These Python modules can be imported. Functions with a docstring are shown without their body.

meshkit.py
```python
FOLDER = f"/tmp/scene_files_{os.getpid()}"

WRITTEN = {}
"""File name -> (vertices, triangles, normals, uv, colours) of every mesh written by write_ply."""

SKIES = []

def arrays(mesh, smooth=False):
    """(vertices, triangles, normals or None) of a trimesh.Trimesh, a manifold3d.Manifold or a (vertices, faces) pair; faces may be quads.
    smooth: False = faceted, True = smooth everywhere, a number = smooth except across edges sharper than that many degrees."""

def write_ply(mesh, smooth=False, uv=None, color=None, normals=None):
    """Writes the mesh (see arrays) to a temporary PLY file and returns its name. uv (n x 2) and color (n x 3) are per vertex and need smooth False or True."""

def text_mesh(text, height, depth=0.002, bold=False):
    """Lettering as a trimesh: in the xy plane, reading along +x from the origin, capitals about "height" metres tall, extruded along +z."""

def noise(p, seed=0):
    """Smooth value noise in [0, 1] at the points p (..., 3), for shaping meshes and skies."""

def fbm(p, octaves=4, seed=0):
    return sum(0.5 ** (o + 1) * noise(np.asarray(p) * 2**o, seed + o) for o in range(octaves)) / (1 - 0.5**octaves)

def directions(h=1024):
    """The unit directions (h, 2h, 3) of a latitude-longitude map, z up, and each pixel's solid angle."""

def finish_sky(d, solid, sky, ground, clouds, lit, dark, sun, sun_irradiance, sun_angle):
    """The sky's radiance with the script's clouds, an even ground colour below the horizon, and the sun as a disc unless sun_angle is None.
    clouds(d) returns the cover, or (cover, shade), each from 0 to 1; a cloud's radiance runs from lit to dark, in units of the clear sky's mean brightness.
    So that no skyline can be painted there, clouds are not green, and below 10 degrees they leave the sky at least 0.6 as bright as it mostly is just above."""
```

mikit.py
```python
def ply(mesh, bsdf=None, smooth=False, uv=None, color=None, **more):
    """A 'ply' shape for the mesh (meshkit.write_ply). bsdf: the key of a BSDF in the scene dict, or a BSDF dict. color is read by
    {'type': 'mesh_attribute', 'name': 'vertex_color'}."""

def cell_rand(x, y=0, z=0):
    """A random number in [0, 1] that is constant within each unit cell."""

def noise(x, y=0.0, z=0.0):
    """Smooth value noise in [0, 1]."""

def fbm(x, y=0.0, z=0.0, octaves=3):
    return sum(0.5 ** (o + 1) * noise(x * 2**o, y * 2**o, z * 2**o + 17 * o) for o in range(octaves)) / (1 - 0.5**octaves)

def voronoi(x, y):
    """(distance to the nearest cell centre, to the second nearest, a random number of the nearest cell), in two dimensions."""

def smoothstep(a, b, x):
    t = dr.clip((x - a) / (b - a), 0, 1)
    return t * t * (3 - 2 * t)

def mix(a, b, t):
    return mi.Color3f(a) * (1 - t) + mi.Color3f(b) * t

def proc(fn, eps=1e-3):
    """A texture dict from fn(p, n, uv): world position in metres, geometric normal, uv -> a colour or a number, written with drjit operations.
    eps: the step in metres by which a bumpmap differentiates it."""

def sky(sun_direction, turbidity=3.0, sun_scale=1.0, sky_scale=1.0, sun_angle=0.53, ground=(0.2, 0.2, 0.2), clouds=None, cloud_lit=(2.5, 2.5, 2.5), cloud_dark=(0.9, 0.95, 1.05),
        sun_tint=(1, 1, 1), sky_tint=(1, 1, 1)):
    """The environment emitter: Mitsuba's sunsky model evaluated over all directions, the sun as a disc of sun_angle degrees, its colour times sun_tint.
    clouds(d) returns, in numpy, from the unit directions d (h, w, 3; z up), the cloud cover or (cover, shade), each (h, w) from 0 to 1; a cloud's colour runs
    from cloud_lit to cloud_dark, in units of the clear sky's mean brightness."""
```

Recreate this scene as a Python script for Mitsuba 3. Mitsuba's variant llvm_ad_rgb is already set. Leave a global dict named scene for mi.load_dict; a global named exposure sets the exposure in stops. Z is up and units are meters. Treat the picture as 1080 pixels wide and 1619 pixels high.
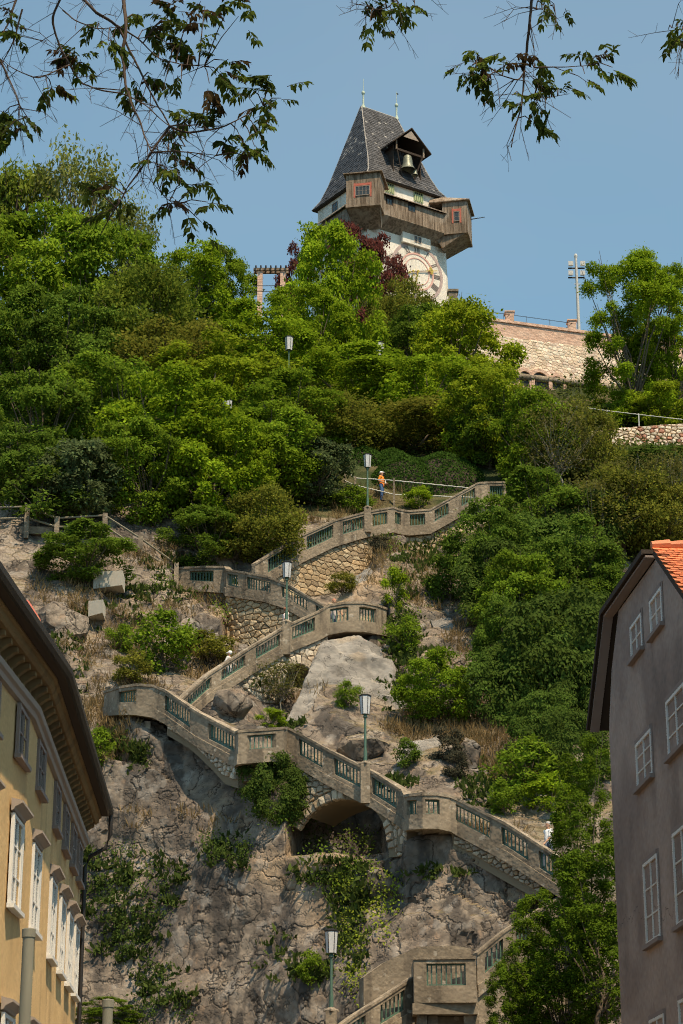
import math, random
import numpy as np, trimesh, manifold3d as m3
import mitsuba as mi, drjit as dr
import mikit, meshkit
from mikit import proc, noise, fbm, smoothstep, mix, cell_rand
from scipy.spatial import cKDTree, Voronoi
from scipy.interpolate import RBFInterpolator
from shapely.geometry import Polygon, box as sbox
T = mi.ScalarTransform4f

# ------------------------------------------------------------------ camera, sky, exposure
FPX, PITCH, EYE = 3400.0, math.radians(19.3), np.array([0, 0, 1.6])
scene, labels = {}, {}
scene['camera'] = {'type': 'perspective', 'fov_axis': 'x', 'fov': math.degrees(2 * math.atan(540 / FPX)), 'near_clip': 0.5, 'far_clip': 3000.0,
                   'to_world': T().look_at(origin=EYE.tolist(), target=[0, math.cos(PITCH), 1.6 + math.sin(PITCH)], up=[0, 0, 1])}
SUN = np.array([0.28, -0.50, 1.0]); SUN /= np.linalg.norm(SUN)
scene['daylight'] = mikit.sky(SUN.tolist(), turbidity=4, sun_scale=1.25, sky_scale=1.35, sun_tint=(1.0, 0.95, 0.84), sky_tint=(0.82, 1.05, 0.87),
    clouds=lambda d: .02 + .20 * np.clip((meshkit.fbm(d * [1.6, 1.6, 3.0] + 11.3, 4, 2) - .35) / .4, 0, 1), cloud_lit=(1.75, 1.8, 1.8), cloud_dark=(1.2, 1.25, 1.3))
exposure = 1.68

rng = np.random.default_rng(7)
ZUP = np.array([0, 0, 1.0])

# ------------------------------------------------------------------ helpers
def ray(px, py):
    dx, dz = (px - 540) / FPX, -(py - 809.5) / FPX
    return np.array([dx, math.cos(PITCH) - dz * math.sin(PITCH), math.sin(PITCH) + dz * math.cos(PITCH)])

def P(px, py, Y):
    """the point at distance Y that shows at this place of the photograph"""
    d = ray(px, py)
    return EYE + d * (Y / d[1])

def on_plane(px, py, p0, n):
    d = ray(px, py)
    return EYE + d * (np.dot(np.asarray(p0) - EYE, n) / np.dot(d, n))

def to_px(p):
    p = np.atleast_2d(p)
    x, y, z = p[:, 0], p[:, 1], p[:, 2] - 1.6
    dep = y * math.cos(PITCH) + z * math.sin(PITCH)
    up = -y * math.sin(PITCH) + z * math.cos(PITCH)
    return np.stack([540 + FPX * x / dep, 809.5 - FPX * up / dep], 1)

def mpp(p):
    """metres per photograph pixel at a point"""
    return (p[1] * math.cos(PITCH) + (p[2] - 1.6) * math.sin(PITCH)) / FPX

used = {}
def numbered(k):
    n = used.get(k, 0); used[k] = n + 1
    return k if n == 0 else f'{k}_{n:03d}'

def add(name, mesh, bsdf, parent=None, smooth=False, color=None, shape=None, xf=None):
    key = numbered(f'{parent}__{name}' if parent else name)
    d = dict(shape) if shape is not None else mikit.ply(mesh, bsdf, smooth=smooth, color=color)
    if xf is not None: d['to_world'] = xf
    scene[key] = d
    return key

def thing(name, label, cat, group=None):
    key = numbered(name); tag(key, label, cat, group); return key

def tag(key, label=None, cat=None, group=None, kind=None):
    d = labels.setdefault(key, {})
    for k, v in (('label', label), ('category', cat), ('group', group), ('kind', kind)):
        if v: d[k] = v
    return key

def structure(key, label, cat): return tag(key, label, cat, kind='structure')

def cat_meshes(ms): return trimesh.util.concatenate(ms)

def boxm(size, center=(0, 0, 0), rot=None):
    m = trimesh.creation.box(size)
    if rot is not None: m.apply_transform(rot)
    m.apply_translation(center); return m

def box_axes(o, ax, ay, az):
    """box with one corner o and edge vectors"""
    o, ax, ay, az = map(np.asarray, (o, ax, ay, az))
    v = np.array([o + i * ax + j * ay + k * az for i in (0, 1) for j in (0, 1) for k in (0, 1)], float)
    f = [[0, 1, 3], [0, 3, 2], [4, 6, 7], [4, 7, 5], [0, 4, 5], [0, 5, 1], [2, 3, 7], [2, 7, 6], [0, 2, 6], [0, 6, 4], [1, 5, 7], [1, 7, 3]]
    m = trimesh.Trimesh(v, f, process=False)
    if np.dot(np.cross(ax, ay), az) < 0: m.invert()
    return m

def tube(points, radii, sides=6):
    p = np.asarray(points, float)
    t = np.gradient(p, axis=0); t /= np.linalg.norm(t, axis=1, keepdims=True) + 1e-12
    a = np.cross(t, np.where(np.abs(t[:, 2:]) < 0.9, [0, 0, 1.0], [1.0, 0, 0])); a /= np.linalg.norm(a, axis=1, keepdims=True) + 1e-12
    b, ang = np.cross(t, a), np.arange(sides) * 2 * np.pi / sides
    r = np.broadcast_to(radii, (len(p),))
    v = p[:, None] + r[:, None, None] * (np.cos(ang)[None, :, None] * a[:, None] + np.sin(ang)[None, :, None] * b[:, None])
    i, j = np.meshgrid(np.arange(len(p) - 1), np.arange(sides), indexing='ij')
    q = np.stack([i * sides + j, i * sides + (j + 1) % sides, (i + 1) * sides + (j + 1) % sides, (i + 1) * sides + j], -1).reshape(-1, 4)
    f = [np.vstack([q[:, [0, 1, 2]], q[:, [0, 2, 3]]])]
    n = len(p) * sides
    v = np.vstack([v.reshape(-1, 3), p[:1], p[-1:]])
    k = np.arange(sides)
    f.append(np.stack([(k + 1) % sides, k, np.full(sides, n)], 1))
    f.append(np.stack([n - sides + k, n - sides + (k + 1) % sides, np.full(sides, n + 1)], 1))
    return trimesh.Trimesh(v, np.vstack(f), process=False)

def hull(pts):
    return trimesh.Trimesh(*(lambda m: (m.vert_properties[:, :3], m.tri_verts))(m3.Manifold.hull_points(np.asarray(pts, float)).to_mesh()), process=False)

def lathe(profile, center, sides=12, axis=None):
    prof = np.array(profile, float); ang = np.arange(sides) * 2 * np.pi / sides
    v = np.stack([prof[:, None, 0] * np.cos(ang), prof[:, None, 0] * np.sin(ang), np.repeat(prof[:, 1:2], sides, 1)], -1).reshape(-1, 3)
    n = len(prof); i, j = np.meshgrid(np.arange(n - 1), np.arange(sides), indexing='ij')
    q = np.stack([i * sides + j, i * sides + (j + 1) % sides, (i + 1) * sides + (j + 1) % sides, (i + 1) * sides + j], -1).reshape(-1, 4)
    m = trimesh.Trimesh(v, np.vstack([q[:, [0, 1, 2]], q[:, [0, 2, 3]]]), process=False)
    if axis is not None: m.apply_transform(trimesh.geometry.align_vectors([0, 0, 1], axis))
    m.apply_translation(center); return m

# ------------------------------------------------------------------ materials
def ts(b): return {'type': 'twosided', 'bsdf': b}
def prin(c, rough=0.8, spec=0.3, **k):
    return ts({'type': 'principled', 'base_color': c if isinstance(c, dict) else {'type': 'rgb', 'value': list(c)}, 'roughness': rough, 'specular': spec, **k})
def bump(b, fn, scale, eps=0.01): return {'type': 'bumpmap', 'bump': proc(fn, eps), 'scale': scale, 'bsdf': b}
VC = {'type': 'mesh_attribute', 'name': 'vertex_color'}

def rock_color(p, n, uv):
    big = fbm(p.x * .16 + 3, p.y * .16, p.z * .16, 3)
    mid = fbm(p.x * 1.1, p.y * 1.1, p.z * .9, 5)
    streak = fbm(p.x * 1.5 + 20, p.y * 1.5, p.z * .14, 4)
    fine = fbm(p.x * 7, p.y * 7, p.z * 7, 4)
    c = mix([.138, .112, .092], [.24, .20, .163], smoothstep(.30, .70, mid))
    c = mix(c, [.06, .053, .049], smoothstep(.48, .62, streak) * .8)
    c = mix(c, [.36, .255, .16], smoothstep(.63, .74, big) * smoothstep(.35, .6, mid) * .75)
    c = mix(c, [.36, .335, .31], smoothstep(.56, .70, fbm(p.x * 2.1 + 9, p.y * 2.1, p.z * 1.7, 4)) * .32)
    c = mix(c, [.27, .19, .135], smoothstep(.64, .76, fbm(p.x * 3.3 + 60, p.y * 3.3, p.z * 2.0, 3)) * .5)
    a1 = dr.abs(fbm(p.x * 1.1 + 40, p.y * 1.1, p.z * .7, 5) - .5); a2 = dr.abs(fbm(p.x * 2.7 + 80, p.y * 2.7, p.z * 2.2 + 5, 4) - .5)
    c = mix(c, [.035, .03, .026], (1 - smoothstep(.003, .013, a1)) * .85)
    c = mix(c, [.05, .043, .037], (1 - smoothstep(.002, .012, a2)) * .55)
    c = c * (.66 + .68 * fine)
    soil = mix([.20, .145, .085], [.10, .09, .042], smoothstep(.3, .7, fine))
    return mix(c, soil, smoothstep(.74, .95, n.z + (mid - .5) * .5) * .75)
def rock_bump(p, n, uv):
    c1 = dr.abs(fbm(p.x * 1.1 + 40, p.y * 1.1, p.z * .7, 5) - .5); c2 = dr.abs(fbm(p.x * 2.7 + 80, p.y * 2.7, p.z * 2.2 + 5, 4) - .5)
    return fbm(p.x * 3.4, p.y * 3.4, p.z * 2.6, 6) + smoothstep(0, .03, c1) * .45 + smoothstep(0, .03, c2) * .22
scene['rock'] = bump(prin(proc(rock_color), .9, .2), rock_bump, .13, .02)

def soil_color(p, n, uv):
    f = fbm(p.x * .5, p.y * .5, p.z * .5, 4); g = fbm(p.x * 4, p.y * 4, p.z * 4, 3)
    c = mix([.035, .045, .018], [.09, .075, .04], smoothstep(.4, .7, f))
    return c * (.6 + .8 * g)
scene['hill_soil'] = prin(proc(soil_color), .95, .1)

def concrete_color(p, n, uv):
    a = fbm(p.x * .7, p.y * .7, p.z * .7, 3); b = fbm(p.x * 3.2 + 5, p.y * 3.2, p.z * .4, 4); g = fbm(p.x * 11, p.y * 11, p.z * 11, 2)
    c = mix([.18, .147, .11], [.27, .222, .168], smoothstep(.3, .7, a))
    c = mix(c, [.085, .07, .055], smoothstep(.50, .75, b) * .7)
    c = mix(c, [.46, .42, .36], smoothstep(.68, .76, fbm(p.x * 4 + 2, p.y * 4, p.z * 4, 3)) * .45)
    return c * (.7 + .6 * g)
scene['concrete'] = bump(prin(proc(concrete_color), .85, .25), lambda p, n, uv: fbm(p.x * 9, p.y * 9, p.z * 9, 3), .03, .01)
def pale_rock(p, n, uv):
    m_ = fbm(p.x * 1.3, p.y * 1.3, p.z * 1.1, 5); f = fbm(p.x * 7, p.y * 7, p.z * 7, 3); st_ = fbm(p.x * 2 + 20, p.y * 2, p.z * .3, 3)
    c = mix([.155, .145, .134], [.255, .238, .218], smoothstep(.3, .7, m_)); c = mix(c, [.10, .092, .085], smoothstep(.55, .72, st_) * .6)
    c = mix(c, [.31, .25, .185], smoothstep(.60, .74, fbm(p.x * .7 + 5, p.y * .7, p.z * .7, 3)) * .6)
    a1 = dr.abs(fbm(p.x * .9 + 40, p.y * .9, p.z * .9, 5) - .5)
    return mix(c, [.06, .055, .05], (1 - smoothstep(.002, .010, a1)) * .8) * (.75 + .5 * f)
scene['pale_rock'] = bump(prin(proc(pale_rock), .9, .2), lambda p, n, uv: fbm(p.x * 2.6, p.y * 2.6, p.z * 2.6, 6), .10, .02)
def stone_bump(p, n, uv): return fbm(p.x * 7, p.y * 7, p.z * 7, 3)
scene['stone'] = bump(prin(VC, .9, .2), stone_bump, .05, .01)
scene['pale_concrete'] = prin((.40, .37, .32), .9, .2)
scene['mortar'] = prin((.23, .185, .13), .95, .1)
scene['painted'] = prin(VC, .6, .3)               # small things, one colour per vertex
scene['leaf'] = {'type': 'principledthin', 'base_color': VC, 'roughness': .55, 'diff_trans': .75, 'spec_trans': 0.0, 'eta': 1.35}
scene['bark'] = prin(VC, .9, .15)
def plaster(c0, c1, dark, sc=1.0):
    def fn(p, n, uv):
        a = fbm(p.x * .45 * sc, p.y * .45 * sc, p.z * .45 * sc, 4); s = fbm(p.x * 1.6, p.y * 1.6, p.z * .18, 3); g = fbm(p.x * 14, p.y * 14, p.z * 14, 2)
        c = mix(c0, c1, smoothstep(.3, .7, a))
        c = mix(c, dark, smoothstep(.48, .70, s) * .7)
        return c * (.88 + .24 * g)
    return fn
scene['yellow_plaster'] = bump(prin(proc(plaster([.45, .30, .145], [.50, .345, .175], [.34, .23, .12])), .9, .2), lambda p, n, uv: fbm(p.x * 5, p.y * 5, p.z * 5, 3), .012, .01)
def mauve(p, n, uv):
    a = fbm(p.x * .5 + 3, p.y * .5, p.z * .5, 4); s = fbm(p.x * .9 + 3, p.y * .9, p.z * .30, 5); g = fbm(p.x * 9, p.y * 9, p.z * 9, 3)
    c = mix([.235, .180, .158], [.34, .265, .228], smoothstep(.3, .7, a))
    c = mix(c, [.13, .103, .092], smoothstep(.48, .74, s) * .45)
    crack = dr.abs(p.z - 9.25 - (p.y - 48) * .02 - (fbm(p.y * 1.3, 0, 4, 4) - .5) * 1.5)
    c = mix(c, [.08, .07, .065], (1 - smoothstep(.0, .02, crack)) * .9)
    return c * (.8 + .4 * g)
scene['mauve_plaster'] = bump(prin(proc(mauve), .9, .2), lambda p, n, uv: fbm(p.x * 4, p.y * 4, p.z * 4, 4), .03, .01)
scene['shaded_ochre_trim'] = prin(proc(plaster([.17, .115, .058], [.215, .15, .075], [.12, .085, .05])), .9, .2)  # ochre of cornice and brackets, eave shade darkened into the colour
scene['white_plaster'] = prin(proc(plaster([.66, .62, .56], [.74, .70, .64], [.50, .46, .40])), .85, .2)
scene['pink_brick'] = prin(proc(lambda p, n, uv: mix([.50, .30, .225], [.62, .46, .37], fbm(p.x * 1.3, p.y * 1.3, p.z * 2.5, 4)) * (.72 + .5 * cell_rand(dr.floor((p.x + p.y * .3) * 3.3), 1, dr.floor(p.z * 9)))), .9, .2)
def wood_color(p, n, uv):
    g = fbm(p.x * 7, p.y * 7, p.z * .7, 4); b = fbm(p.x * .9, p.y * .9, p.z * .5, 3)
    c = mix([.125, .092, .066], [.28, .22, .17], smoothstep(.3, .7, g))
    return mix(c, [.36, .32, .28], smoothstep(.55, .75, b) * .5)
scene['old_wood'] = prin(proc(wood_color), .85, .2)
scene['dark_wood'] = prin((.045, .033, .026), .8, .25)
scene['dark_metal'] = prin((.022, .019, .018), .5, .4)
scene['green_paint'] = prin((.075, .14, .105), .5, .4)
scene['white_paint'] = prin((.62, .61, .59), .5, .4)
scene['mauve_trim'] = prin((.235, .19, .175), .85, .2)
scene['grey_trim'] = prin((.30, .25, .215), .85, .2)
scene['gold'] = ts({'type': 'principled', 'base_color': {'type': 'rgb', 'value': [.83, .55, .12]}, 'metallic': .8, 'roughness': .35})
scene['bronze'] = prin((.19, .205, .165), .5, .5, metallic=.4)
scene['glass'] = ts({'type': 'principled', 'base_color': {'type': 'rgb', 'value': [.035, .038, .036]}, 'roughness': .04, 'specular': .8})
scene['lamp_glass'] = prin((.56, .56, .57), .35, .4)
scene['street'] = prin((.07, .066, .062), .9, .2)
scene['steel'] = prin((.45, .45, .44), .5, .5)
scene['weathered_pole'] = prin(proc(lambda p, n, uv: mix([.15, .135, .10], [.25, .225, .165], fbm(p.x * 12, p.y * 12, p.z * 1.2, 3))), .7, .3)

def vcol(mesh, c, jitter=0.0):
    n = len(mesh.vertices)
    return np.clip(np.tile(np.asarray(c, float), (n, 1)) * (1 + jitter * (rng.random((n, 1)) - .5)), 0, 1)

# ------------------------------------------------------------------ terrain: ground, cliff, hillside
PROF = np.array([(-60, 0), (40, 0), (66, 0), (69, 5), (71.5, 11), (75, 16), (81, 20), (86.5, 24), (92, 27), (97, 31), (101, 34), (106, 38), (111, 41), (116, 43.5),
                 (130, 51), (142, 59), (150, 64.5), (158, 70), (166, 75), (174, 78), (200, 79), (260, 76), (600, 60)], float)
CUM = np.concatenate([[0], np.cumsum(np.linalg.norm(np.diff(PROF, axis=0), axis=1))])
def prof_at(c): return np.interp(c, CUM, PROF[:, 0]), np.interp(c, CUM, PROF[:, 1])

# where the rock face stands (photograph place, distance)
CTRL = [(200, 1630, 83), (200, 1500, 83.8), (200, 1350, 84.8), (220, 1180, 86.2), (330, 1620, 80.8), (330, 1450, 82), (340, 1250, 83.9), (450, 1619, 78.6), (450, 1430, 80.3), (450, 1260, 81.9),
        (560, 1600, 75.6), (560, 1480, 77.4), (600, 1390, 78.8), (700, 1600, 74.8), (700, 1450, 76), (690, 1345, 77.6), (820, 1500, 74.8), (800, 1400, 75.6), (950, 1500, 74), (1040, 1500, 73),
        (560, 1180, 86), (560, 1090, 90.5), (540, 1030, 94.5), (470, 1120, 88), (390, 1120, 87), (660, 1220, 82.5), (700, 1180, 85.5), (700, 1100, 90), (700, 1000, 96), (760, 1240, 81), (830, 1290, 79.5), (900, 1200, 84),
        (900, 1050, 93), (900, 900, 103), (800, 880, 107), (800, 800, 111.5), (640, 900, 102.5), (630, 850, 106.5), (590, 920, 99.5), (500, 900, 102.2), (480, 930, 100.5), (400, 980, 99.2),
        (330, 1040, 94.5), (330, 960, 99.8), (230, 1060, 92), (230, 950, 100), (250, 890, 103.5), (110, 1050, 92), (100, 950, 97), (100, 870, 102), (30, 1000, 94), (20, 900, 99.5), (20, 840, 102.2),
        (160, 1120, 88.5), (150, 1250, 86), (100, 1400, 84.8), (60, 1619, 82), (60, 1150, 88), (180, 800, 106), (60, 760, 109), (300, 830, 106.5), (420, 850, 107), (560, 800, 112.6), (600, 786, 112.8), (680, 792, 114.6), (740, 770, 115), (640, 712, 121), (740, 712, 121), (560, 712, 120), (950, 760, 116),
        (1050, 800, 111), (1000, 700, 124), (1060, 1000, 97), (1060, 1200, 86), (860, 648, 152), (960, 652, 155), (1040, 655, 157), (760, 635, 150), (860, 610, 157), (960, 615, 159), (760, 600, 154), (900, 672, 146), (1000, 690, 137), (800, 672, 144), (1060, 700, 135), (600, 600, 137), (300, 600, 136), (60, 600, 136)]
cp = np.array([P(*c) for c in CTRL])
base_c = np.interp(cp[:, 2], PROF[1:, 1] + np.arange(len(PROF) - 1) * 1e-6, CUM[1:])
off = cp[:, 1] - prof_at(base_c)[0]
anchors = [(x, c) for x in (-75, -45, 45, 75) for c in np.linspace(60, CUM[-3], 14)] + [(x, c) for x in np.linspace(-75, 75, 13) for c in (0, 60, 95, CUM[-7], CUM[-5], CUM[-3], CUM[-1]) if not (0 < x < 40 and c == CUM[-7])]
rb = RBFInterpolator(np.vstack([np.stack([cp[:, 0], base_c], 1), anchors]), np.concatenate([off, np.zeros(len(anchors))]), kernel='linear', smoothing=.02, neighbors=40)

xs = np.unique(np.concatenate([np.linspace(-90, -24, 34), np.linspace(-24, -14, 60), np.linspace(-14, 14, 250), np.linspace(14, 24, 60), np.linspace(24, 90, 34)]))
c66, c43 = CUM[2], np.interp(116, PROF[:, 0], CUM)
cs = np.unique(np.concatenate([np.linspace(0, c66, 20), np.linspace(c66, c43, 560), np.linspace(c43, CUM[18], 240), np.linspace(CUM[18], CUM[-1], 40)]))
GX, GC = np.meshgrid(xs, cs, indexing='ij')
oy = rb(np.stack([GX.ravel(), GC.ravel()], 1)).reshape(GX.shape)
BY, BZ = prof_at(GC)
S = np.stack([GX, BY + oy, BZ], -1)

def facets(p, size, seed, tilt):
    """blocky rock: each cell of a jittered lattice is a tilted plane"""
    g = np.random.default_rng(seed); q = p / size
    lo, hi = np.floor(q.min(0)).astype(int) - 1, np.ceil(q.max(0)).astype(int) + 1
    cells = np.stack(np.meshgrid(*[np.arange(a, b) for a, b in zip(lo, hi)], indexing='ij'), -1).reshape(-1, 3)
    pts = cells + g.random(cells.shape)
    d, i = cKDTree(pts).query(q, k=2)
    h = g.random(len(pts)) - .5; nn = g.normal(size=(len(pts), 3)) * tilt
    edge = np.clip((d[:, 1] - d[:, 0]) / .12, 0, 1)
    v0, v1 = (h[i[:, k]] + np.einsum('ij,ij->i', nn[i[:, k]], q - pts[i[:, k]]) for k in (0, 1))
    w_ = .5 + .5 * np.clip((d[:, 1] - d[:, 0]) / .14, 0, 1)              # a steep but unbroken step between neighbours
    return w_ * v0 + (1 - w_) * v1 - .14 * (1 - edge) ** 2

def rock_disp(p):
    w = p + (np.stack([meshkit.fbm(p * .35 + k * 31, 3, k) for k in range(3)], -1) - .5) * 1.5
    st = np.array([1.0, 1.0, .72])
    rough = np.clip((meshkit.fbm(p * .22 + 7, 3, 21) - .47) / .2, 0, 1)          # smooth sheets beside broken rock
    d = (meshkit.fbm(p * .11, 3, 5) - .5) * 1.6 + facets(w * np.array([1, 1, .5]), 4.6, 1, .42) * .62 + facets(w * np.array([1, 1, .6]), 2.2, 4, .48) * (.12 + .30 * rough) + facets(w * st, .95, 2, .5) * (.02 + .22 * rough) + facets(p, .45, 3, .5) * (.01 + .06 * rough)
    r = 1 - np.abs(meshkit.fbm(p * .4, 4, 9) - .5) * 2
    return d + (r - .7) * .22 + (meshkit.fbm(p * 1.5, 4, 11) - .5) * (.05 + .14 * rough)

flat = S.reshape(-1, 3)
du = np.gradient(S, axis=0); dv = np.gradient(S, axis=1)
nrm = np.cross(du, dv); nrm /= np.linalg.norm(nrm, axis=-1, keepdims=True) + 1e-9
nrm *= np.where(nrm[..., 1:2] > 0, -1, 1) * np.where((nrm[..., 1:2] == 0) & (nrm[..., 2:] < 0), -1, 1)
Zf = flat[:, 2]
inner = (np.abs(flat[:, 0]) < 26) & (flat[:, 1] > 60) & (Zf < 50)
rock_w = np.zeros(len(flat))
rock_w[inner] = np.clip((44 - Zf[inner]) / 8, 0, 1) * np.clip((Zf[inner] - .5) / 3, 0, 1)
disp = np.zeros(len(flat)); disp[inner] = rock_disp(flat[inner])
hill = (meshkit.fbm(flat * .09, 4, 3) - .5) * 2.5 * np.clip((flat[:, 1] - 100) / 15, 0, 1) * np.clip((220 - flat[:, 1]) / 50, 0, 1)
S = (flat + nrm.reshape(-1, 3) * (disp * rock_w + hill * (1 - rock_w))[:, None]).reshape(S.shape)

# ------------------------------------------------------------------ the stairs' lines: (photograph x, top edge y, distance, height of wall)
RUN = {
    'lower': [(930, 1381, 73.2, 1.32), (885, 1357, 74, 1.32), (800, 1302, 75.6, 1.32), (722, 1263, 77, 1.30), (712, 1259, 77.0, 1.25), (690, 1255, 76.6, 1.22), (668, 1255, 76.5, 1.22), (648, 1256.5, 76.9, 1.22), (640, 1258, 77.4, 1.25),
              (636, 1250, 78.4, 1.34), (590, 1221, 79.5, 1.34), (520, 1186, 80.8, 1.34), (468, 1157, 81.9, 1.32), (455, 1151, 82, 1.3), (449, 1150.5, 81.4, 1.25), (377, 1156, 81.0, 1.25), (373, 1158, 82.2, 1.32), (310, 1125, 84, 1.34), (262, 1092, 85.6, 1.33),
              (243, 1084, 86, 1.3), (217, 1082, 86.3, 1.25), (190, 1086, 87, 1.15), (165, 1094, 88.6, 1.0)],
    'middle': [(284, 1108, 88, 1.2), (330, 1066, 89.7, 1.2), (400, 1021, 91.7, 1.22), (452, 990, 93, 1.25), (505, 966, 94.3, 1.33), (520, 957, 94.6, 1.36), (545, 952.5, 94.7, 1.36), (575, 952.5, 94.9, 1.36), (597, 957, 95.6, 1.36), (611, 962, 97, 1.3)],
    'upper': [(512, 957, 97.3, 1.2), (490, 945, 97.6, 1.2), (455, 924, 98.4, 1.2), (420, 911, 99.2, 1.25), (390, 905.5, 99.9, 1.3), (358, 900.5, 101, 1.3), (354.5, 896, 101.6, 1.3), (320, 896, 102.2, 1.25), (281, 898, 103, 1.1)],
    'top': [(404, 891, 101.8, 1.45), (441, 867, 103, 1.45), (478, 846, 104.2, 1.42), (529, 822.6, 105.7, 1.40), (577, 809.6, 107, 1.38), (600, 805.5, 107.5, 1.36), (622, 802, 107.6, 1.36), (630, 805.5, 108.2, 1.33), (645, 808, 108.5, 1.33),
            (680, 805.5, 109, 1.33), (697, 796, 109.3, 1.33), (755, 763.5, 110.4, 1.33), (772, 762.5, 110.8, 1.33), (800, 762, 111.6, 1.33)],
    'bottom': [(500, 1650, 70.6, 1.28), (560, 1606, 71.4, 1.28), (600, 1581, 71.9, 1.32), (653, 1546, 72.6, 1.38)],
    'platform': [(654, 1514, 71.6, 1.41), (752, 1513, 71.4, 1.41)],
    'right': [(754, 1508, 72.9, 1.38), (800, 1470, 73.4, 1.38), (850, 1440, 73.8, 1.38), (900, 1410, 74.4, 1.38)],
}
def run_pts(name):
    return np.array([[*P(x, y, Y), H] for x, y, Y, H in RUN[name]])

# lower edge of the stone walls under the stairs (photograph places)
SUPS = {'arch': [(470, 1262), (485, 1290), (555, 1352), (600, 1356), (637, 1352)], 'wedge': [(262, 1150), (300, 1172), (335, 1207), (352, 1227), (372, 1234)], 'low': [(716, 1334), (740, 1347), (800, 1384), (850, 1412)],
        'round': [(356, 1010), (400, 1022), (445, 1000), (470, 985)], 'golden': [(425, 925), (470, 945), (530, 938), (575, 908), (590, 882)], 'pale': [(385, 1085), (420, 1112), (470, 1112), (495, 1087), (520, 1012)], 'narrow': [(640, 868), (700, 868), (735, 850), (790, 815)]}
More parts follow.
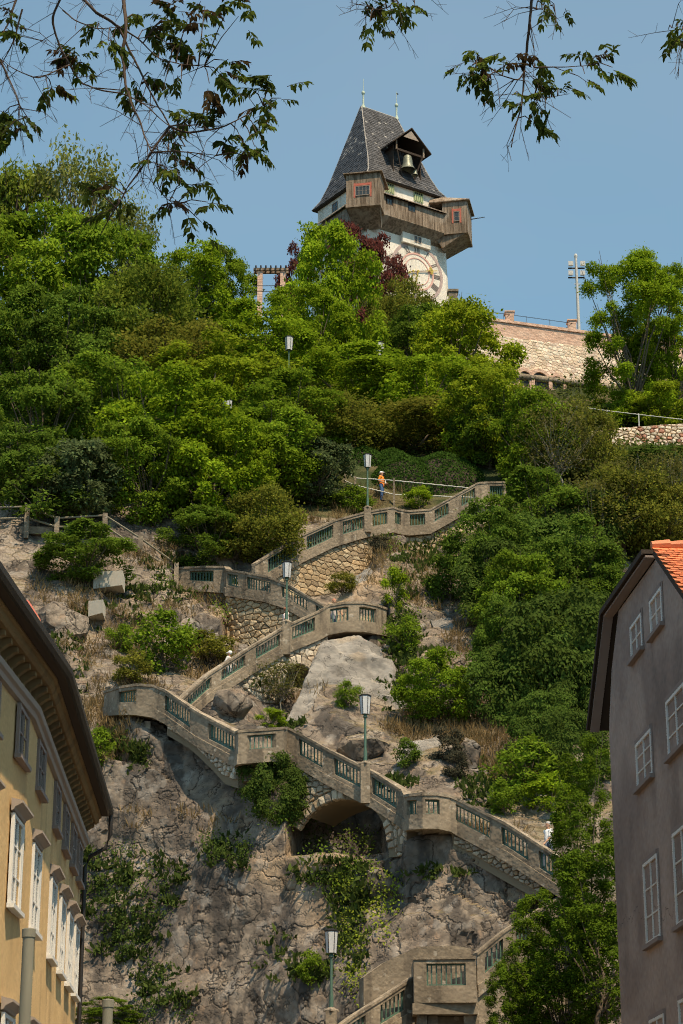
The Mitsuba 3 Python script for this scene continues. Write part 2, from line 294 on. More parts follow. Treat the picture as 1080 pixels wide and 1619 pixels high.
# shelves in the rock for the stairs
flat = S.reshape(-1, 3).copy()
near = (np.abs(flat[:, 0]) < 24) & (flat[:, 1] > 60) & (flat[:, 1] < 120)
idx = np.nonzero(near)[0]
def carve(path, below, above, width, front=.12):
    p = path[np.argsort(path[:, 0])]
    q = flat[idx]
    ok = (q[:, 0] > p[0, 0] - .15) & (q[:, 0] < p[-1, 0] + .15)
    yf, zt, H = (np.interp(q[:, 0], p[:, 0], p[:, k]) for k in (1, 2, 3))
    zb = zt - H
    shelf = ok & (q[:, 2] > zb + .12) & (q[:, 2] < zt + above + .3)
    foot = ok & (q[:, 2] <= zb + .12) & (q[:, 2] > zb - below)
    k = np.clip((q[:, 2] - zt - .3) / above, 0, 1)
    flat[idx[shelf], 1] = np.maximum(q[shelf, 1], (yf + width * (1 - k ** 1.3))[shelf])
    flat[idx[foot], 1] = np.maximum(q[foot, 1], (yf + front)[foot])
for nme, below, above, width in (('lower', 2.2, 2.4, 2.0), ('middle', 1.0, 2.0, 2.0), ('upper', .8, 1.8, 1.8), ('top', 1.0, .6, 1.9), ('bottom', 3, 1.3, 1.9), ('right', 2.5, 1.2, 1.8), ('platform', 8, 2.2, 2.4)):
    carve(run_pts(nme), below, above, width)
for run, sup in (('lower', 'arch'), ('lower', 'wedge'), ('lower', 'low'), ('upper', 'round'), ('top', 'golden'), ('middle', 'pale'), ('top', 'narrow')):
    p = run_pts(run); p = p[np.argsort(p[:, 0])]; q = flat[idx]; ppx = to_px(p[:, :3])[:, 0]
    bb = np.array([P(x, y, np.interp(x, ppx, p[:, 1])) for x, y in SUPS[sup]])
    yf, zt = np.interp(q[:, 0], p[:, 0], p[:, 1]), np.interp(q[:, 0], p[:, 0], p[:, 2]); zb = np.interp(q[:, 0], bb[:, 0], bb[:, 2])
    ok = (q[:, 0] > bb[0, 0]) & (q[:, 0] < bb[-1, 0]) & (q[:, 2] > zb - .05) & (q[:, 2] < zt)
    flat[idx[ok], 1] = np.maximum(q[ok, 1], yf[ok] + .35)
    ok = (q[:, 0] > bb[0, 0]) & (q[:, 0] < bb[-1, 0]) & (q[:, 2] <= zb - .05) & (q[:, 2] > zb - 2.5)     # nothing of the rock below hides the wall
    lim = yf - .1 - (zb - q[:, 2]) * 1.2
    flat[idx[ok], 1] = np.maximum(q[ok, 1], lim[ok])
def carve_box(x0, y0, x1, y1, Y):
    """hollow the rock out to distance Y between two photograph corners"""
    a, b = P(x0, y1, Y), P(x1, y0, Y); q = flat[idx]
    e = np.minimum(np.minimum(q[:, 0] - a[0], b[0] - q[:, 0]), np.minimum(q[:, 2] - a[2], b[2] - q[:, 2]))
    k = np.clip(e / .5, 0, 1)
    flat[idx, 1] = np.maximum(q[:, 1], q[:, 1] * (1 - k) + Y * k)
carve_box(455, 1240, 622, 1380, 84.2)          # under the arch
carve_box(372, 1200, 452, 1245, 83.6)        # under the bay
carve_box(648, 1300, 720, 1330, 79)
carve_box(440, 1048, 508, 1100, 95)
S = flat.reshape(S.shape)

nx, nc = GX.shape
ii, jj = np.meshgrid(np.arange(nx - 1), np.arange(nc - 1), indexing='ij')
q4 = np.stack([ii * nc + jj, (ii + 1) * nc + jj, (ii + 1) * nc + jj + 1, ii * nc + jj + 1], -1).reshape(-1, 4)
cz = S.reshape(-1, 3)[q4].mean(1)
bound = 39.5 + (meshkit.fbm(cz * .3, 3, 4) - .5) * 6 - np.clip(cz[:, 0] - 5, 0, 4) * .9
is_ground = cz[:, 1] < 64
is_rock = (cz[:, 2] < bound) & ~is_ground
def sub(mask):
    q = q4[mask]; f = np.vstack([q[:, [0, 1, 2]], q[:, [0, 2, 3]]])
    u, inv = np.unique(f, return_inverse=True)
    return trimesh.Trimesh(S.reshape(-1, 3)[u], inv.reshape(-1, 3), process=False)
structure(add('cliff', sub(is_rock), 'rock', smooth=28), 'grey brown limestone cliff with tan patches under the zigzag stairs', 'cliff')
structure(add('hillside', sub(~is_rock & ~is_ground), 'hill_soil', smooth=True), 'dark earth slope under the trees between stairs and clock tower', 'hillside')
structure(add('ground', sub(is_ground), 'street', smooth=True), 'paved square at the foot of the cliff', 'ground')
wide = trimesh.Trimesh([[-1500, -1500, -.01], [1500, -1500, -.01], [1500, 2500, -.01], [-1500, 2500, -.01]], [[0, 1, 2], [0, 2, 3]], process=False)
structure(add('far_ground', wide, 'street'), 'town ground reaching out around the hill', 'ground')

# look-up: which terrain point shows at a place of the photograph
TV = S.reshape(-1, 3); TVm = (np.abs(TV[:, 0]) < 60) & (TV[:, 1] > 62) & (TV[:, 1] < 230)
TVi = TV[TVm]; TPX = to_px(TVi); ttree = cKDTree(TPX)
def ground_at(px, py, r=9.0):
    i = ttree.query_ball_point([px, py], r)
    if not i:
        _, j = ttree.query([px, py]); return TVi[j]
    i = np.array(i); ymin = TVi[i, 1].min()
    i = i[TVi[i, 1] < ymin + 2.5]
    return TVi[i[np.argmin(np.hypot(*(TPX[i] - [px, py]).T))]]

# ------------------------------------------------------------------ concrete stairs
class Path:
    """a wall's line: plan points with top height and wall height"""
    def __init__(self, pts):
        self.p = np.asarray(pts, float)
        self.s = np.concatenate([[0], np.cumsum(np.linalg.norm(np.diff(self.p[:, :2], axis=0), axis=1))])
        t = np.gradient(self.p[:, :2], self.s, axis=0); t /= np.linalg.norm(t, axis=1, keepdims=True)
        self.n = np.stack([-t[:, 1], t[:, 0]], 1)
        if self.n[:, 1].mean() < 0: self.n = -self.n       # away from the viewer, into the hill
        self.px = to_px(self.p[:, :3])[:, 0]
    def at(self, s):
        s = np.asarray(s, float)
        return np.stack([np.interp(s, self.s, self.p[:, k]) for k in range(4)], -1)
    def nor(self, s):
        n = np.stack([np.interp(s, self.s, self.n[:, k]) for k in range(2)], -1)
        return n / np.linalg.norm(n, axis=-1, keepdims=True)
    def s_of(self, px):
        o = np.argsort(self.px); return float(np.interp(px, self.px[o], self.s[o]))

def wall_mesh(path, s0, s1, zf, t0, t1, extra=(), holes=()):
    """a wall along the path from s0 to s1: zf(s) -> (bottom, top); from offset t0 (front) to t1 (back); holes = (sa, sb, fbottom, ftop as heights over the bottom line)"""
    sb = {s0, s1, *[x for x in path.s if s0 < x < s1], *[x for x in extra if s0 < x < s1]}
    for h in holes: sb |= {h[0], h[1]}
    n = int((s1 - s0) / .8) + 1
    sb = np.array(sorted(sb | set(np.linspace(s0, s1, n + 1))))
    sb = sb[np.concatenate([[True], np.diff(sb) > 1e-4])]
    lev = [lambda b, t: b]
    if holes:
        lev += [lambda b, t, k=holes[0][2]: b + k, lambda b, t, k=holes[0][3]: t - k]
    lev += [lambda b, t: t]
    b, t = zf(sb); base = path.at(sb); nor = path.nor(sb)
    L = len(lev)
    V = []
    for off in (t0, t1):
        for f in lev:
            V.append(np.stack([base[:, 0] + nor[:, 0] * off, base[:, 1] + nor[:, 1] * off, f(b, t)], 1))
    V = np.array(V); m = len(sb); vid = lambda o, l, i: (o * L + l) * m + i
    solid = np.ones((m - 1, L - 1), bool)
    for h in holes:
        mid = (sb[1:] + sb[:-1]) / 2
        solid[(mid > h[0]) & (mid < h[1]), 1] = False
    F = []
    quad = lambda a, b_, c, d: F.extend([[a, b_, c], [a, c, d]])
    for i in range(m - 1):
        for l in range(L - 1):
            if not solid[i, l]: continue
            quad(vid(0, l, i), vid(0, l, i + 1), vid(0, l + 1, i + 1), vid(0, l + 1, i))
            quad(vid(1, l, i + 1), vid(1, l, i), vid(1, l + 1, i), vid(1, l + 1, i + 1))
            if l == 0 or not solid[i, l - 1]: quad(vid(1, l, i), vid(1, l, i + 1), vid(0, l, i + 1), vid(0, l, i))
            if l == L - 2 or not solid[i, l + 1]: quad(vid(0, l + 1, i), vid(0, l + 1, i + 1), vid(1, l + 1, i + 1), vid(1, l + 1, i))
            if i == 0 or not solid[i - 1, l]: quad(vid(0, l, i), vid(0, l + 1, i), vid(1, l + 1, i), vid(1, l, i))
            if i == m - 2 or not solid[i + 1, l]: quad(vid(0, l, i + 1), vid(1, l, i + 1), vid(1, l + 1, i + 1), vid(0, l + 1, i + 1))
    tm = trimesh.Trimesh(V.reshape(-1, 3), F, process=False)
    e = path.at(np.array([(s0 + s1) / 2])); 
    if np.cross(path.at(np.array([s1]))[0, :2] - path.at(np.array([s0]))[0, :2], path.nor(np.array([(s0 + s1) / 2]))[0]) < 0: tm.invert()
    return tm

UNIT_BAR = mikit.ply(boxm((1, 1, 1)), 'green_paint')
def stairway(name, label, openings, width=1.9, back=True):
    path = Path(run_pts(name)); key = thing('stone_staircase', label, 'staircase', 'flights of the zigzag cliff stairs')
    L = path.s[-1]
    zf = lambda s: (lambda q: (q[..., 2] - q[..., 3], q[..., 2]))(path.at(s))
    ops = []
    for a, b in openings:
        sa, sb = sorted((path.s_of(a), path.s_of(b))); ops.append((sa, sb, .50, .20))
    add('parapet', wall_mesh(path, 0, L, zf, 0, .26, holes=ops), 'concrete', key, smooth=25)
    add('coping', wall_mesh(path, 0.003, L - .003, lambda s: (zf(s)[1] - .07, zf(s)[1] + .035), -.045, .305), 'concrete', key, smooth=25)
    add('stringer', wall_mesh(path, 0.003, L - .003, lambda s: (zf(s)[0] - .06, zf(s)[0] + .34), -.055, .2), 'concrete', key, smooth=25)
    # treads behind the parapet
    ms = []
    n = max(2, int(L / .34)); sg = np.linspace(0.02, L - .02, n + 1)
    for i in range(n):
        a, b = path.at(sg[i:i + 2]); na, nb = path.nor(sg[i:i + 2])
        zt = max(a[2], b[2]) - .92; zl = min(a[2] - a[3], b[2] - b[3]) + .02
        v = [[*(p[:2] + nn * o), zz] for zz in (zl, zt) for p, nn in ((a, na), (b, nb)) for o in (.262, width)]
        ms.append(hull(v))
    add('steps', cat_meshes(ms), 'concrete', key)
    # railing panels
    for sa, sb, _, _ in ops:
        nb = max(3, int(round((sb - sa) / .17)))
        A, B = path.at(np.array([sa, sb])); na = path.nor(np.array([(sa + sb) / 2]))[0] * .13
        za0, zb0 = A[2] - A[3] + .50, B[2] - B[3] + .50; za1, zb1 = A[2] - .20, B[2] - .20
        d2 = (B[:2] - A[:2]) / np.linalg.norm(B[:2] - A[:2]); o3 = np.array([*na, 0])
        a0, b0, a1, b1 = (np.array([*(p[:2]), z]) + o3 for p, z in ((A, za0), (B, zb0), (A, za1), (B, zb1)))
        w = .05; d3 = np.array([*d2, 0]); n3 = np.array([*(na / .13 * .06), 0]); up = np.array([0, 0, w])
        fr = [box_axes(a0, b0 - a0, n3, up), box_axes(a1 - up, b1 - a1, n3, up), box_axes(a0 + up * 1.01, d3 * w, n3, a1 - a0 - 2.02 * up), box_axes(b0 - d3 * w + up * 1.01, d3 * w, n3, b1 - b0 - 2.02 * up)]
        pk = add('railing_panel', cat_meshes(fr), 'green_paint', key)
        if sb - sa > .22:
            for i in range(1, nb):
                k = i / nb; lo, hi = a0 + (b0 - a0) * k + up, a1 + (b1 - a1) * k - up
                c = (lo + hi) / 2 + n3 * .5
                mt = np.eye(4); mt[:3, 0] = d3 * .042; mt[:3, 1] = n3 / .06 * .035; mt[:3, 2] = [0, 0, hi[2] - lo[2]]; mt[:3, 3] = c
                add('baluster', None, None, pk, shape=UNIT_BAR, xf=T(mt))
    return key, path

K_low, P_low = stairway('lower', 'longest concrete flight, from the leafy tree past the round bay and stone arch',
    [(875, 852), (835, 792), (775, 720), (695, 672), (659, 643), (627, 588), (571, 528), (510, 473), (437, 390), (371, 330), (301, 261), (216, 188)])
K_mid, P_mid = stairway('middle', 'concrete flight rising to the right, ending in the rounded landing above the big pale slab',
    [(295, 335), (350, 388), (405, 443), (462, 498), (522, 551), (568, 595)])
K_upp, P_upp = stairway('upper', 'curved concrete flight above round masonry, falling from the railed path to the rounded landing',
    [(508, 499), (486, 445), (428, 390), (377, 359), (338, 300)], width=1.7)
K_top, P_top = stairway('top', 'topmost concrete flight below the clipped hedge and the worker in orange',
    [(424, 470), (485, 527), (542, 575), (589, 612.5), (624.5, 634), (648, 672), (687, 709), (729, 751), (774, 796)])
K_bot, P_bot = stairway('bottom', 'lowest concrete flight rising out of the bottom edge of the view', [(537, 578), (601, 640)])
K_plt, P_plt = stairway('platform', 'square concrete lookout platform jutting out beside the lowest flight', [(674, 736)], width=2.4)
K_rgt, P_rgt = stairway('right', 'short concrete flight vanishing behind the big leafy tree at the foot', [(766, 795), (815, 840)])

# platform base and side walls
pa, pb = P_plt.at(np.array([0.0]))[0], P_plt.at(np.array([P_plt.s[-1]]))[0]
zb = pa[2] - pa[3]
def conc_box(x0, x1, y0, y1, z0, z1, name, key): return add(name, boxm((x1 - x0, y1 - y0, z1 - z0), ((x0 + x1) / 2, (y0 + y1) / 2, (z0 + z1) / 2)), 'concrete', key)
conc_box(pa[0], pa[0] + .26, pa[1] + .27, pa[1] + 2.6, zb + .01, pa[2], 'side_parapet', K_plt)
conc_box(pb[0] - .26, pb[0], pb[1] + .27, pb[1] + 2.4, zb + .01, pb[2], 'side_parapet', K_plt)
conc_box(pa[0] - .05, pb[0] + .05, pa[1] - .06, pa[1] + 2.5, zb - .42, zb - .065, 'deck', K_plt)
conc_box(pa[0] + .10, pa[0] + .42, pa[1] + .15, pa[1] + 2.6, 0, zb - .43, 'pier', K_plt)
conc_box(pb[0] - .40, pb[0] - .05, pa[1] + .15, pa[1] + 2.6, 0, zb - .43, 'pier', K_plt)
conc_box(pa[0] + .43, pb[0] - .41, pa[1] + .55, pa[1] + 2.6, 0, zb - .44, 'recess_wall', K_plt)
for k in range(2):
    conc_box(pa[0] + .44 + k * 1.35, pa[0] + .78 + k * 1.35, pa[1] + .25, pa[1] + .54, zb - .75, zb - .43, 'bracket', K_plt)

# solid wall under the lowest flight, and retaining wall beside it
def under_wall(path, key, s0, s1, depth, name='under_wall'):
    zf = lambda s: (path.at(s)[..., 2] - path.at(s)[..., 3] - depth, path.at(s)[..., 2] - path.at(s)[..., 3] - .07)
    add(name, wall_mesh(path, s0, s1, zf, .06, .5), 'concrete', key, smooth=25)
under_wall(P_bot, K_bot, 0, P_bot.s[-1], 4.0)
under_wall(P_rgt, K_rgt, 0, P_rgt.s[-1], 5.0)
rw = Path([[*P(x, y, Y), 2.2] for x, y, Y in ((575, 1545, 74.6), (610, 1520, 74.8), (660, 1497, 75), (720, 1495, 75), (745, 1500, 75))])
key = thing('retaining_wall', 'plain grey concrete wall behind the square lookout platform', 'wall')
add('face', wall_mesh(rw, 0, rw.s[-1], lambda s: (rw.at(s)[..., 2] - 3.2, rw.at(s)[..., 2]), 0, .6), 'concrete', key, smooth=25)

# brackets under the bays and landings
for x0, x1, yb, Y, par in ((228, 238, 1140, 86.4, K_low), (384, 398, 1219, 81.9, K_low)):
    a, b = P(x0, yb + 16, Y), P(x1, yb, Y)
    add('bracket', boxm((b[0] - a[0], .7, b[2] - a[2]), ((a[0] + b[0]) / 2, Y + .35, (a[2] + b[2]) / 2)), 'concrete', par)

# ------------------------------------------------------------------ masonry made of single stones
def stone_hull(poly, depth, org, ax, az, an, g):
    """a stone from its outline (s, z) with a bulging rough face: org + s*ax + z*az, an = towards the viewer"""
    q = np.asarray(poly, float); c = q.mean(0); pts = []
    for f, d in ((1.0, -.15), (.99, depth * .35), (.80, depth * (.75 + .6 * g.random()))):
        for k in range(len(q)):
            s, z = c + (q[k] - c) * (f + .04 * (g.random() - .5)); pts.append(org + s * ax + z * az + d * an * (1 + .35 * (g.random() - .5)))
    return hull(pts)

def face_axes(path, s):
    p = path.at(np.array([s]))[0]; n2 = path.nor(np.array([s]))[0]; ax = np.array([n2[1], -n2[0], 0]); an = np.array([-n2[0], -n2[1], 0])
    d2 = path.at(np.array([min(s + .05, path.s[-1])]))[0, :2] - path.at(np.array([max(s - .05, 0)]))[0, :2]
    return p, (-ax if np.dot(d2, ax[:2]) < 0 else ax), an

def masonry(key, path, s0, s1, zlow, zhigh, row, length, tones, off, g, cut=None, depth=.07, joint=.016, limit=300, joined=False, name='stone', jit=.30):
    """rubble courses: the cells of a jittered lattice, each stone cut to the wall's outline"""
    ss = np.linspace(s0, s1, 60); zl_, zh_ = [zlow(x) for x in ss], [zhigh(x) for x in ss]
    area = Polygon([(x, z) for x, z in zip(ss, zh_)] + [(x, z) for x, z in zip(ss[::-1], zl_[::-1])]).buffer(0)
    if cut is not None: area = area.difference(cut)
    pts = []; r = 0; z = min(zl_) - 2 * row
    while z < max(zh_) + 2 * row:
        h = row * (.7 + .6 * g.random()); x = s0 - 3 * length + length * g.random()
        while x < s1 + 3 * length:
            w = length * (.5 + g.random()); pts.append((x + w / 2 + (g.random() - .5) * w * jit, z + h / 2 + (g.random() - .5) * h * 2 * jit)); x += w
        z += h; r += 1
    pts = np.array(pts) * [1, length / row * .85]
    vo = Voronoi(pts); ms = []
    for i, ri in enumerate(vo.point_region):
        reg = vo.regions[ri]
        if not reg or -1 in reg: continue
        cell = Polygon(vo.vertices[reg] / [1, length / row * .85])
        if not cell.intersects(area): continue
        cell = cell.intersection(area)
        for c_ in getattr(cell, 'geoms', [cell]):
            if c_.geom_type != 'Polygon': continue
            c_ = c_.buffer(-joint).simplify(.012)
            if c_.is_empty or c_.geom_type != 'Polygon' or c_.area < .12 * row * length: continue
            q = np.array(c_.convex_hull.exterior.coords)[:-1]; cs_ = q[:, 0].mean()
            p, ax, an = face_axes(path, cs_)
            m = stone_hull(q, depth, np.array([p[0], p[1], 0]) - an * off - ax * cs_, ax, ZUP, an, g)
            ms.append((c_.area, m, np.clip(np.array(tones[g.integers(len(tones))]) * (.78 + .45 * g.random()), 0, 1)))
    ms.sort(key=lambda t: -t[0])
    one = lambda t: np.tile(t[2], (len(t[1].vertices), 1))
    if not joined:
        for t in ms[:limit]: add(name, t[1], 'stone', key, color=one(t))
        ms = ms[limit:]
    if ms: tag(add(name + ('s' if joined else '_rest'), cat_meshes([t[1] for t in ms]), 'stone', key, color=np.vstack([one(t) for t in ms])), kind='stuff')

TAN = [(.42, .31, .19), (.36, .27, .17), (.47, .37, .245), (.33, .25, .165), (.40, .33, .23)]
GREYT = [(.36, .29, .22), (.41, .34, .26), (.29, .24, .19), (.46, .385, .29), (.38, .28, .18)]
PALE = [(.46, .39, .31), (.52, .45, .36), (.40, .33, .26), (.56, .50, .42)]

def support(label, run, path, row, length, tones, off=.12, seed=1, depth=.07, limit=300, arch=None, thick=.5):
    """stone wall under a stair, down to the line listed in SUPS"""
    g = np.random.default_rng(seed); bottom = SUPS[run]; px0, px1 = bottom[0][0], bottom[-1][0]; s0, s1 = sorted((path.s_of(px0), path.s_of(px1)))
    key = thing('masonry_wall', label, 'stone wall')
    bs = np.array(sorted((lambda s_: (s_, P(x, y, path.at(np.array([s_]))[0, 1])[2]))(path.s_of(x)) for x, y in bottom))
    zl = lambda s_: float(np.interp(s_, bs[:, 0], bs[:, 1])); zh = lambda s_: float((lambda q: q[2] - q[3] - .05)(path.at(np.array([s_]))[0]))
    if arch is None:
        zf = lambda s_: (np.array([min(zl(x), zh(x) - .05) - .3 for x in s_]), np.array([zh(x) for x in s_]))
        add('backing', wall_mesh(path, s0, s1, zf, off + .02, off + thick), 'mortar', key, smooth=20); cut = None
    else:
        cx, cy, rx, ry = arch; sc = path.s_of(cx); pc = path.at(np.array([sc]))[0]
        zc = P(cx, cy, pc[1])[2]; Ra = abs(path.s_of(cx + rx) - path.s_of(cx - rx)) / 2; RZ = P(cx, cy - ry, pc[1])[2] - zc
        ss = np.linspace(s0, s1, 40)
        poly = Polygon([(x, zh(x)) for x in ss] + [(x, zl(x)) for x in ss[::-1]]).buffer(0)
        arc = lambda e: Polygon([(sc + (Ra + e) * math.cos(a), zc + (RZ + e) * math.sin(a)) for a in np.linspace(0, math.pi, 40)] + [(sc - Ra - e, zc - 6), (sc + Ra + e, zc - 6)])
        ring = .40; ms = []
        for gq in (lambda q: getattr(q, 'geoms', [q]))(poly.difference(arc(0))):
            if gq.area < .05: continue
            m = trimesh.creation.extrude_polygon(gq, thick, engine='earcut'); v = m.vertices.copy()
            q, n2 = path.at(v[:, 0]), path.nor(v[:, 0])
            m.vertices = np.stack([q[:, 0] + n2[:, 0] * (off + .02 + v[:, 2]), q[:, 1] + n2[:, 1] * (off + .02 + v[:, 2]), v[:, 1]], 1); m.fix_normals(); ms.append(m)
        add('backing', cat_meshes(ms), 'mortar', key); cut = arc(ring)
        nv = int(math.pi * (Ra + RZ) / 2 / .27)
        for i in range(nv):
            a0, a1 = math.pi * (i + .05) / nv, math.pi * (i + .95) / nv; r1 = ring * (.82 + .3 * g.random())
            quad = [(sc + (Ra + r) * math.cos(a), zc + (RZ + r) * math.sin(a)) for r, a in ((.0, a0), (r1, a0), (r1, a1), (.0, a1))]
            cs_, cz_ = np.mean(quad, 0)
            if cz_ > zh(min(max(cs_, s0), s1)) - .1 or cs_ < s0 - .1 or cs_ > s1 + .1: continue
            p, ax, an = face_axes(path, cs_)
            m = stone_hull(quad, depth * 1.3, np.array([p[0], p[1], 0]) - an * off - ax * cs_, ax, ZUP, an, g)
            t = np.array(tones[g.integers(len(tones))]) * (.85 + .35 * g.random())
            add('arch_stone', m, 'stone', key, color=np.tile(np.clip(t, 0, 1), (len(m.vertices), 1)))
    masonry(key, path, s0, s1, lambda x: min(zl(x), zh(x) - .01), zh, row, length, tones, off, g, cut, depth, limit=limit)

support('stone wall with a wide round arch under the longest flight', 'arch', P_low, .25, .34, GREYT, seed=3, arch=(533, 1354, 76, 90), thick=2.1)
support('wedge of rubble stones under the flight left of the ivied bay', 'wedge', P_low, .22, .30, PALE, seed=4)
support('low rubble course under the flight right of the round bay', 'low', P_low, .20, .30, GREYT, off=.16, seed=5)
support('round tan masonry wall under the curved flight', 'round', P_upp, .24, .44, TAN, seed=6)
support('broad golden masonry wall under the topmost flight', 'golden', P_top, .26, .46, TAN, seed=7, depth=.04)
support('pale rubble masonry with a small round arch under the flight to the rounded landing', 'pale', P_mid, .26, .36, PALE, seed=8, arch=(478, 1092, 26, 42), thick=1.2)
support('narrow tan masonry under the right end of the topmost flight', 'narrow', P_top, .26, .40, TAN, off=.2, seed=9, depth=.04)

# ------------------------------------------------------------------ clock tower
TH = math.radians(34); TU = np.array([math.cos(TH), math.sin(TH), 0]); TW = np.array([-math.sin(TH), math.cos(TH), 0]); TC = np.array([3.43, 174.9, 0])

def tp(u, w, z): return TC + TU * u + TW * w + ZUP * z
def tmesh(m):
    """from tower axes (u, w, z) to the world"""
    m = m.copy(); v = m.vertices; m.vertices = TC + v[:, :1] * TU + v[:, 1:2] * TW + v[:, 2:] * ZUP; return m
def tbox(u0, u1, w0, w1, z0, z1): return tmesh(boxm((u1 - u0, w1 - w0, z1 - z0), ((u0 + u1) / 2, (w0 + w1) / 2, (z0 + z1) / 2)))
TOW = thing('clock_tower', 'white clock tower with steep slate roof and wooden gallery on top of the hill', 'clock tower')
b0, b1 = 4.34, 4.18
add('wall', hull([tp(x, y, z) for z, b in ((70, 4.75), (89.5, b1)) for x in (-b, b) for y in (-b, b)]), 'white_plaster', TOW)
add('upper_wall', tbox(-4.02, 4.02, -4.02, 4.02, 89.51, 92.55), 'white_plaster', TOW)
add('window_projection', tbox(-.75, 2.28, -4.62, -4.0, 86.62, 88.4), 'white_plaster', TOW)
# clock face: ring, numerals, hands on the wall (which leans a little)
wf = lambda z: -(4.75 + (z - 70) / 19.5 * (b1 - 4.75))
CU, CZ, CR = .98, 84.22, 2.78
def on_wall(polys_uz, d0, d1):
    ms = []
    for pl in polys_uz:
        for gq in getattr(pl, 'geoms', [pl]):
            m = trimesh.creation.extrude_polygon(gq, 1.0, engine='earcut'); v = m.vertices
            m.vertices = np.array([tp(a, wf(b) - (d0 + (d1 - d0) * c), b) for a, b, c in v]); m.fix_normals(); ms.append(m)
    return cat_meshes(ms)
from shapely.geometry import Point
from shapely import affinity
circ = lambda r: Point(CU, CZ).buffer(r, 48)
CF = add('clock_face', on_wall([circ(CR - .29).difference(circ(1.78))], .01, .03), 'white_plaster', TOW)
scene['ring_grey'] = prin((.42, .33, .315), .8, .2); scene['ring_pink'] = prin((.60, .37, .33), .8, .2); scene['numeral'] = prin((.20, .165, .15), .7, .3)
add('outer_ring', on_wall([circ(CR).difference(circ(CR - .28))], .01, .06), 'ring_grey', CF)
add('inner_ring', on_wall([circ(1.80).difference(circ(1.64))], .01, .05), 'ring_pink', CF)
add('inner_line', on_wall([circ(1.32).difference(circ(1.24))], .01, .05), 'ring_pink', CF)
def numeral(txt, hour):
    pcs = []; x = 0
    for ch in txt:
        if ch == 'I': pcs += [sbox(x, 0, x + .085, .62)]; x += .15
        elif ch == 'V': pcs += [Polygon([(x, .62), (x + .09, .62), (x + .20, 0), (x + .14, 0)]), Polygon([(x + .27, .62), (x + .31, .62), (x + .2, 0), (x + .17, 0)])]; x += .36
        elif ch == 'X': pcs += [Polygon([(x, .62), (x + .09, .62), (x + .30, 0), (x + .21, 0)]), Polygon([(x + .26, .62), (x + .30, .62), (x + .04, 0), (x, 0)])]; x += .36
    w = x - .06
    pcs += [sbox(-.03, .60, w + .03, .64), sbox(-.03, -.02, w + .03, .02)]
    from shapely import union_all
    sh = affinity.translate(union_all(pcs), -w / 2, 1.83)
    return affinity.translate(affinity.rotate(sh, -30 * hour, origin=(0, 0)), CU, CZ)
for h, t in enumerate(['XII', 'I', 'II', 'III', 'IIII', 'V', 'VI', 'VII', 'VIII', 'IX', 'X', 'XI']):
    add('numeral', on_wall([numeral(t, h)], .032, .07), 'numeral', CF)
hand = lambda a, r0, r1, wd: affinity.translate(affinity.rotate(Polygon([(-wd, r0), (wd, r0), (wd * .5, r1), (-wd * .5, r1)]), -a, origin=(0, 0)), CU, CZ)
add('hour_hand', on_wall([hand(73, -.9, 1.3, .06)], .09, .13), 'numeral', CF)
orn = lambda a, r, q: affinity.translate(affinity.rotate(Point(0, r).buffer(q, 12), -a, origin=(0, 0)), CU, CZ)
hk = add('minute_hand', on_wall([hand(74, .9, 2.2, .04), hand(192, 0, 1.6, .05)], .14, .18), 'gold', CF)
add('ornament', cat_meshes([on_wall([orn(74, 1.5, .19).difference(orn(74, 1.5, .09)), orn(64, 1.5, .10), orn(84, 1.5, .10)], .13, .22)]), 'gold', CF)
add('ornament', on_wall([orn(255, .55, .10), orn(225, .7, .07), orn(250, .95, .09)], .13, .2), 'gold', CF)
add('hub', on_wall([orn(0, 0, .12)], .09, .2), 'gold', CF)

def window(key, o, ax, az, an, w, h, fr=.07, nx_=2, nz=2, fmat='white_paint', recess=.0, sill=None, name='window', hang=0.0):
    """a window in the plane of ax, az; o = lower corner, an = outward. Frame, pane, bars."""
    o, ax, az, an = (np.asarray(v, float) for v in (o, ax, az, an))
    d = an * .06
    b = [box_axes(o, ax * w, az * fr, d), box_axes(o + az * (h - fr), ax * w, az * fr, d), box_axes(o + az * fr, ax * fr, az * (h - 2 * fr), d), box_axes(o + ax * (w - fr) + az * fr, ax * fr, az * (h - 2 * fr), d)]
    bw = fr * .6
    wk = add(name, cat_meshes(b), fmat, key)
    bars = []
    for i in range(1, nx_): bars.append(box_axes(o + ax * (w * i / nx_ - bw / 2) + az * fr + an * .005, ax * bw, az * (h - 2 * fr), an * .045))
    xs_ = np.linspace(0, w, nx_ + 1)
    for j in range(1, nz):
        for i in range(nx_):
            a_ = (fr if i == 0 else xs_[i] + bw / 2); b_ = (w - fr if i == nx_ - 1 else xs_[i + 1] - bw / 2)
            bars.append(box_axes(o + ax * a_ + az * (h * j / nz - bw * .35) + an * .008, ax * (b_ - a_), az * bw * .7, an * .035))
    if bars: add('glazing_bars', cat_meshes(bars), fmat, wk)
    add('pane', box_axes(o + ax * fr * .9 + az * fr * .9 - an * .01, ax * (w - 1.8 * fr), az * (h - 1.8 * fr), an * .02), 'glass', wk)
    if sill: add('sill', box_axes(o - ax * .08 - az * sill, ax * (w + .16), az * (sill - .003), an * .16), fmat, wk)
    return wk
window(TOW, tp(.50, -4.62, 86.88), TU, ZUP, -TW, .34, .62, .05, 1, 2, 'grey_trim')
window(TOW, tp(.92, -4.62, 86.88), TU, ZUP, -TW, .34, .62, .05, 1, 2, 'grey_trim')
scene['green_shutter'] = prin((.34, .40, .22), .6, .3)
